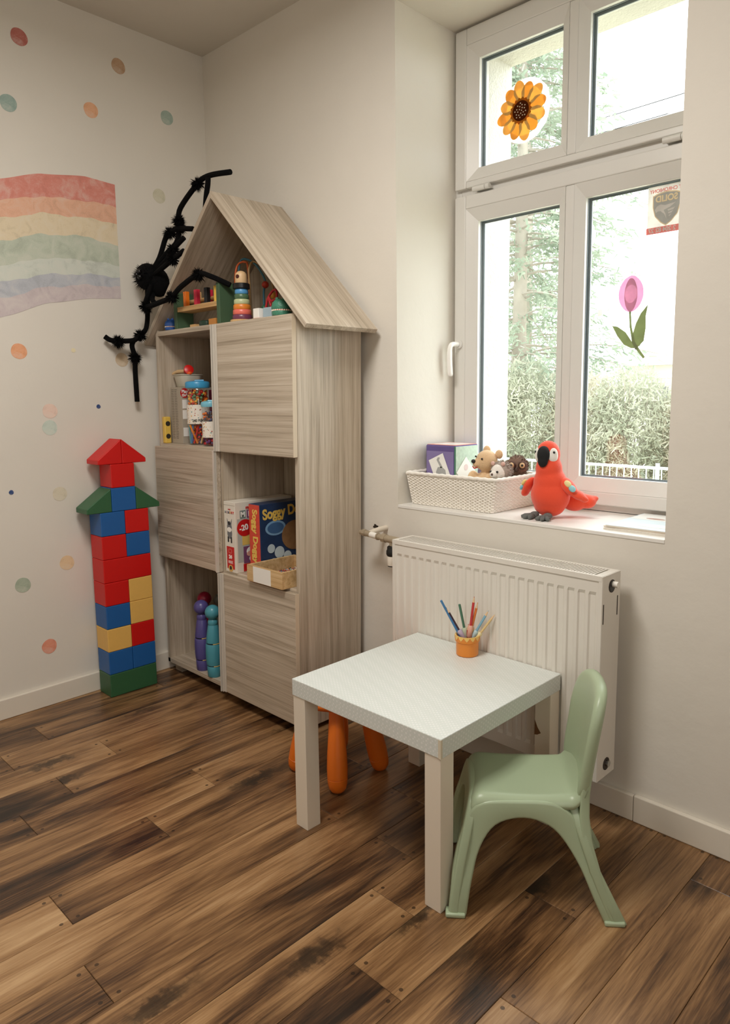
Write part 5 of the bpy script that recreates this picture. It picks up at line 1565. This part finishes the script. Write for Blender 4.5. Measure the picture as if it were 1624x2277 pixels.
b.build('seed_dots', film_mat('film_cream_dots', 240, 226, 200), sf)

tu = thing('tulip_sticker', (1.898, GY, 1.38), 'pink tulip sticker with green leaves on the lower window pane', 'window sticker')
M_STF = film_mat('film_white_sticker_film', 238, 236, 232)
head = [(1.8985 + .041 * cos(t) * (1 + .05 * cos(2 * t)), 1.5735 + .058 * sin(t)) for t in [2 * pi * k / 28 for k in range(28)]]
headb = [(1.8985 + (p[0] - 1.8985) * 1.10, 1.5735 + (p[1] - 1.5735) * 1.08) for p in head]
leafL = [(1.837, 1.476), (1.856, 1.472), (1.885, 1.452), (1.908, 1.420), (1.924, 1.399), (1.905, 1.400), (1.880, 1.412), (1.856, 1.442)]
leafR = [(1.958, 1.535), (1.952, 1.500), (1.953, 1.460), (1.948, 1.420), (1.926, 1.398), (1.914, 1.412), (1.909, 1.440), (1.920, 1.478), (1.936, 1.510)]
stem_ = [(1.8940, 1.520), (1.9005, 1.520), (1.9050, 1.470), (1.9170, 1.421), (1.9350, 1.393), (1.9535, 1.3685), (1.9475, 1.3640), (1.9270, 1.389), (1.9085, 1.415), (1.8975, 1.470)]
film_ring(head, 1.005, 1.10).build('paper_border', M_STF, tu)
film_ring(leafL, 1.02, 1.16).build('paper_border', M_STF, tu)
film_ring(leafR, 1.02, 1.14).build('paper_border', M_STF, tu)
M_LEAF = film_mat('film_leaf_print', 160, 170, 130)
flat(stem_, GY - .0007, GY - .0004).build('stem', M_LEAF, tu)
flat(leafL, GY - .0010, GY - .0008).build('leaf', M_LEAF, tu)
flat(leafR, GY - .0013, GY - .0011).build('leaf', M_LEAF, tu)
film_ring(head, .50, 1.0).build('petal', film_mat('film_tulip_pink_print', 206, 142, 178, .45), tu)
flat([(1.8985 + (p[0] - 1.8985) * .52, 1.5700 + (p[1] - 1.5735) * .92) for p in head], GY - .0012, GY - .0009).build('petal', film_mat('film_tulip_pale_print', 226, 176, 200, .45), tu)

ss = thing('security_sticker', (2.02, GY, 1.75), 'white security company sticker with grey shield, seen in mirror writing', 'window sticker')
MB().box(1.944, 2.080, GY - .0003, GY, 1.750, 1.893).build('sticker_film', film_mat('film_white_sticker_film', 238, 236, 232), ss)
MB().box(1.942, 2.080, GY - .0006, GY - .0004, 1.7495, 1.7695).build('red_strip', film_mat('film_faded_red_print', 244, 168, 162, .4), ss)
M_RP = film_mat('film_faded_red_print', 244, 168, 162, .4)
text('OBIEKT CHRONIONY', .0150, (1.950, GY - .0007, 1.878), (1, 0, 0), (0, 0, 1), M_RP, ss, align='RIGHT', sx=-.95, bold=.0003, depth=.0002)
text('2 204 82 27', .0190, (1.949, GY - .0009, 1.7597), (1, 0, 0), (0, 0, 1), film_mat('film_white_print', 240, 238, 234), ss, align='RIGHT', sx=-.95, bold=.0005, depth=.0002)
shc = 2.004
shield = [(-.044, .040), (-.030, .046), (0, .050), (.030, .046), (.044, .040), (.044, .006), (.036, -.022), (.018, -.042), (0, -.054), (-.018, -.042), (-.036, -.022), (-.044, .006)]
flat([(shc + x_, 1.824 + z_) for x_, z_ in shield], GY - .0006, GY - .0004).build('shield_border', film_mat('film_faded_gold_print', 240, 226, 198, .4), ss)
flat([(shc + x_ * .93, 1.824 + z_ * .93) for x_, z_ in shield], GY - .0009, GY - .0007).build('shield', film_mat('film_grey_shield_print', 196, 198, 194, .3), ss)
text('SOLID', .0265, (shc, GY - .0012, 1.852), (1, 0, 0), (0, 0, 1), film_mat('film_faded_gold_letters', 252, 236, 200, .3), ss, align='CENTER', sx=-.95, bold=.0009, depth=.0002)
b = MB()
# eagle head and wing strokes, mirrored like the lettering
b.prism([(shc - .036, 1.822), (shc - .030, 1.832), (shc - .018, 1.836), (shc - .004, 1.832), (shc + .030, 1.836), (shc + .012, 1.824), (shc - .008, 1.818), (shc - .002, 1.806), (shc + .002, 1.790), (shc - .006, 1.806), (shc - .018, 1.816), (shc - .028, 1.816), (shc - .032, 1.812)], GY - .0012, GY - .0010, 'Y')
for k in range(3):
    z_ = 1.818 - k * .009
    b.prism([(shc + .004 + k * .002, z_), (shc + .028 - k * .005, z_ + .004), (shc + .022 - k * .005, z_ - .003), (shc + .006 + k * .002, z_ - .005)], GY - .0012, GY - .0010, 'Y')
b.build('eagle_emblem', film_mat('film_white_print', 240, 238, 234), ss)
tag(flat([(1.784, 1.532), (1.800, 1.534), (1.799, 1.512), (1.783, 1.510)], GY - .0004, GY).build('paper_scrap', film_mat('film_white_sticker_film', 238, 236, 232), base=(1.79, GY, 1.51)), 'tiny white paper scrap stuck on the pane beside the tulip', 'sticker')

# ------------------------------------------------------------------ outdoors
GZ_ = -0.8
def leafm(name, c1, c2):
    m, nt, b = new_mat(name)
    N, L = nt.nodes, nt.links
    tc = N.new('ShaderNodeTexCoord'); n = N.new('ShaderNodeTexNoise'); n.inputs['Scale'].default_value = 1.6; n.inputs['Detail'].default_value = 3
    L.new(tc.outputs['Object'], n.inputs['Vector'])
    r = ramp(N, [(0.35, S(*c1)), (0.65, S(*c2))]); L.new(n.outputs['Fac'], r.inputs['Fac']); L.new(r.outputs['Color'], b.inputs['Base Color'])
    N.remove(b)
    d = N.new('ShaderNodeBsdfDiffuse'); t = N.new('ShaderNodeBsdfTranslucent'); mx = N.new('ShaderNodeMixShader')
    mx.inputs[0].default_value = 0.5
    L.new(r.outputs['Color'], d.inputs['Color']); L.new(r.outputs['Color'], t.inputs['Color'])
    L.new(d.outputs[0], mx.inputs[1]); L.new(t.outputs[0], mx.inputs[2])
    L.new(mx.outputs[0], N['Material Output'].inputs['Surface'])
    return m
gr = MB().box(-40, 30, 0.56, 60, GZ_ - .2, GZ_).build('ground', mat('winter_lawn', S(190, 186, 164), .95, nscale=1.2, namt=.1))
struct(gr)
def quad(b, c, d, w, l):
    d = Vector(d).normalized(); s_ = d.orthogonal().normalized()
    s_.rotate(Matrix.Rotation(random.uniform(0, 6.28), 3, d))
    s_ *= w / 2
    c = Vector(c)
    b.v += [c - s_, c + s_, c + s_ * .6 + d * l, c - s_ * .6 + d * l]
    o_ = len(b.v) - 4
    b.f.append((o_, o_ + 1, o_ + 2, o_ + 3))
def conifer(base, h, R, n, lab, mats, z0=1.0):
    t = thing('conifer_tree', base, lab, 'tree', 'trees outside the window')
    B = Vector(base)
    MB().tube([B, B + Vector((.05, 0, h * .5)), B + Vector((0, 0, h))], [.20, .13, .03], 10).build('trunk', mats[1], t, smooth=True)
    b = MB(); br = MB()
    for k in range(n):
        z_ = z0 + (h - z0) * (k + random.random()) / n
        f_ = 1 - (z_ - z0) / (h - z0)
        L_ = R * (.30 + .70 * f_ ** .7) * random.uniform(.55, 1.1)
        a = random.uniform(0, 2 * pi)
        d = Vector((cos(a), sin(a), random.uniform(-.05, .3)))
        pts = []
        for q in range(6):
            s_ = q / 5
            pts.append(B + Vector((0, 0, z_)) + d * L_ * s_ + Vector((0, 0, -L_ * .30 * s_ * s_)))
        br.tube(pts, [.03, .025, .02, .014, .010, .006], 4)
        for q in range(110):
            s_ = random.uniform(.12, 1.0) ** .7
            i = min(4, int(s_ * 5)); p = pts[i].lerp(pts[i + 1], s_ * 5 - i)
            p = p + Vector((random.gauss(0, .14), random.gauss(0, .14), random.gauss(-.06, .10)))
            quad(b, p, (d.x + random.gauss(0, .8), d.y + random.gauss(0, .8), random.gauss(-.5, .5)), random.uniform(.03, .06), random.uniform(.09, .18))
    br.build('branches', mats[1], t)
    f = b.build('foliage', mats[0], t); f['kind'] = 'stuff'
    return t
M_NEED = leafm('pale_needles', (126, 140, 122), (164, 172, 154))
M_BARK = mat('grey_bark', S(150, 142, 130), .9, nscale=6, namt=.2)
conifer((-6.25, 12.0, GZ_), 13.0, 2.9, 190, 'tall pale conifer close to the window jamb', (M_NEED, M_BARK), 2.0)
conifer((-9.6, 17.5, GZ_), 12.5, 2.8, 110, 'second conifer further back behind the tall one', (M_NEED, M_BARK), 1.5)
def bush(c, r, h, n, lab, m_):
    t = thing('garden_bush', c, lab, 'bush', 'bushes outside the window')
    C_ = Vector(c)
    st_ = MB()
    for k in range(9):
        a = random.uniform(0, 6.28)
        st_.tube([C_ + Vector((.1 * cos(a), .1 * sin(a), 0)), C_ + Vector((r * .4 * cos(a), r * .4 * sin(a), h * .6)), C_ + Vector((r * .7 * cos(a), r * .7 * sin(a), h * random.uniform(.85, 1.1)))], [.02, .012, .005], 5)
    st_.build('stems', M_BARK, t)
    b = MB()
    for k in range(n):
        d = Vector((random.gauss(0, 1), random.gauss(0, 1), random.gauss(0, 1))).normalized() * random.uniform(.35, 1) ** .6
        p = C_ + Vector((d.x * r, d.y * r, h * .52 + d.z * h * .52))
        quad(b, p, (random.gauss(0, 1), random.gauss(0, 1), random.gauss(.3, 1)), random.uniform(.014, .035), random.uniform(.07, .16))
    f = b.build('foliage', m_, t); f['kind'] = 'stuff'
M_B1 = leafm('dry_beige_leaves', (176, 168, 148), (206, 200, 182))
M_B2 = leafm('grey_green_leaves', (158, 162, 142), (190, 190, 172))
M_B3 = leafm('faded_rust_leaves', (206, 180, 156), (216, 204, 184))
bush((-5.2, 10.6, GZ_), .95, 2.7, 9000, 'tall grey green bush outside nearest the window jamb', M_B2)
bush((-4.1, 11.2, GZ_), .9, 2.4, 8000, 'dry beige bush behind the plush parrot, outdoors', M_B1)
bush((-3.1, 11.0, GZ_), .9, 2.5, 8000, 'grey green bush outside beside the window mullion', M_B2)
bush((-2.2, 11.6, GZ_), .85, 2.1, 7000, 'dry beige bush outside below the tulip', M_B1)
bush((-1.35, 11.2, GZ_), .85, 1.9, 7000, 'faded rust bush outside by the white house', M_B3)
bush((-6.4, 11.0, GZ_), .9, 2.5, 7000, 'dry beige bush at the foot of the tall conifer', M_B1)
fe = thing('garden_railing', (-3.2, 8.6, GZ_), 'pale metal garden railing with upright bars outside', 'fence')
M_RAIL = mat('pale_green_paint', S(196, 206, 198), .5)
for z_ in (.95, .10):
    MB().tube([(-7.2, 8.6, GZ_ + z_), (.2, 8.6, GZ_ + z_)], .024, 6).build('rail', M_RAIL, fe)
bar = MB().tube([(0, 0, 0), (0, 0, .85)], .009, 5)
bme = None
for k in range(62):
    x_ = -7.1 + k * .118
    if bme is None:
        o = bar.build('bar', M_RAIL, fe); bme = o.data
    else:
        o = bpy.data.objects.new('bar', bme); COL.objects.link(o); o.parent = fe
    o.location = (x_ - fe.location.x, 0, .10)
    # mesh of the first bar is stored relative to the railing base
    if k == 0:
        bme.transform(Matrix.Translation(Vector(fe['_base'])))
for x_ in (-6.9, -5.1, -3.3, -1.5, .1):
    MB().tube([(x_, 8.6, GZ_), (x_, 8.6, GZ_ + 1.02)], .032, 8).build('post', M_RAIL, fe)
ho = thing('white_house', (-5.0, 24, GZ_), 'white neighbouring house with low roof behind the bushes', 'house')
M_HW = mat('white_render', S(226, 222, 214), .8)
MB().box(-8.2, -2.0, 21, 27, GZ_, 2.15).build('wall', M_HW, ho)
MB().prism([(-8.9, 2.15), (-1.3, 2.15), (-1.3, 2.32), (-5.1, 3.1), (-8.9, 2.32)], 20.4, 27.6, 'Y').build('roof', mat('pale_grey_roof', S(202, 198, 192), .8), ho)
MB().box(-6.6, -1.3, 19.4, 20.4, 1.72, 1.80).build('porch_roof', mat('pale_grey_roof', S(202, 198, 192), .8), ho)
for x_ in (-7.6, -6.75, -5.2, -3.6):
    w_ = MB().box(x_ - .30, x_ + .30, 20.93, 21.0, .62, 1.55).build('window', mat('house_window_frame', S(214, 210, 204), .5), ho)
    MB().box(x_ - .24, x_ + .24, 20.90, 20.93, .68, 1.49).build('pane', mat('dim_window', S(120, 122, 122), .2), w_)
for k, z_ in enumerate((7.9, 8.25)):
    tag(MB().tube(smooth_path([(-16, 16, z_ + .3), (-6, 16, z_), (6, 16, z_ + .4)], 8), .012, 5).build('power_line', M_BLACK, base=(-6, 16, z_)), ['lower', 'upper'][k] + ' overhead power line crossing the sky', 'power line')

for o in bpy.data.objects:
    if '_base' in o: del o['_base']
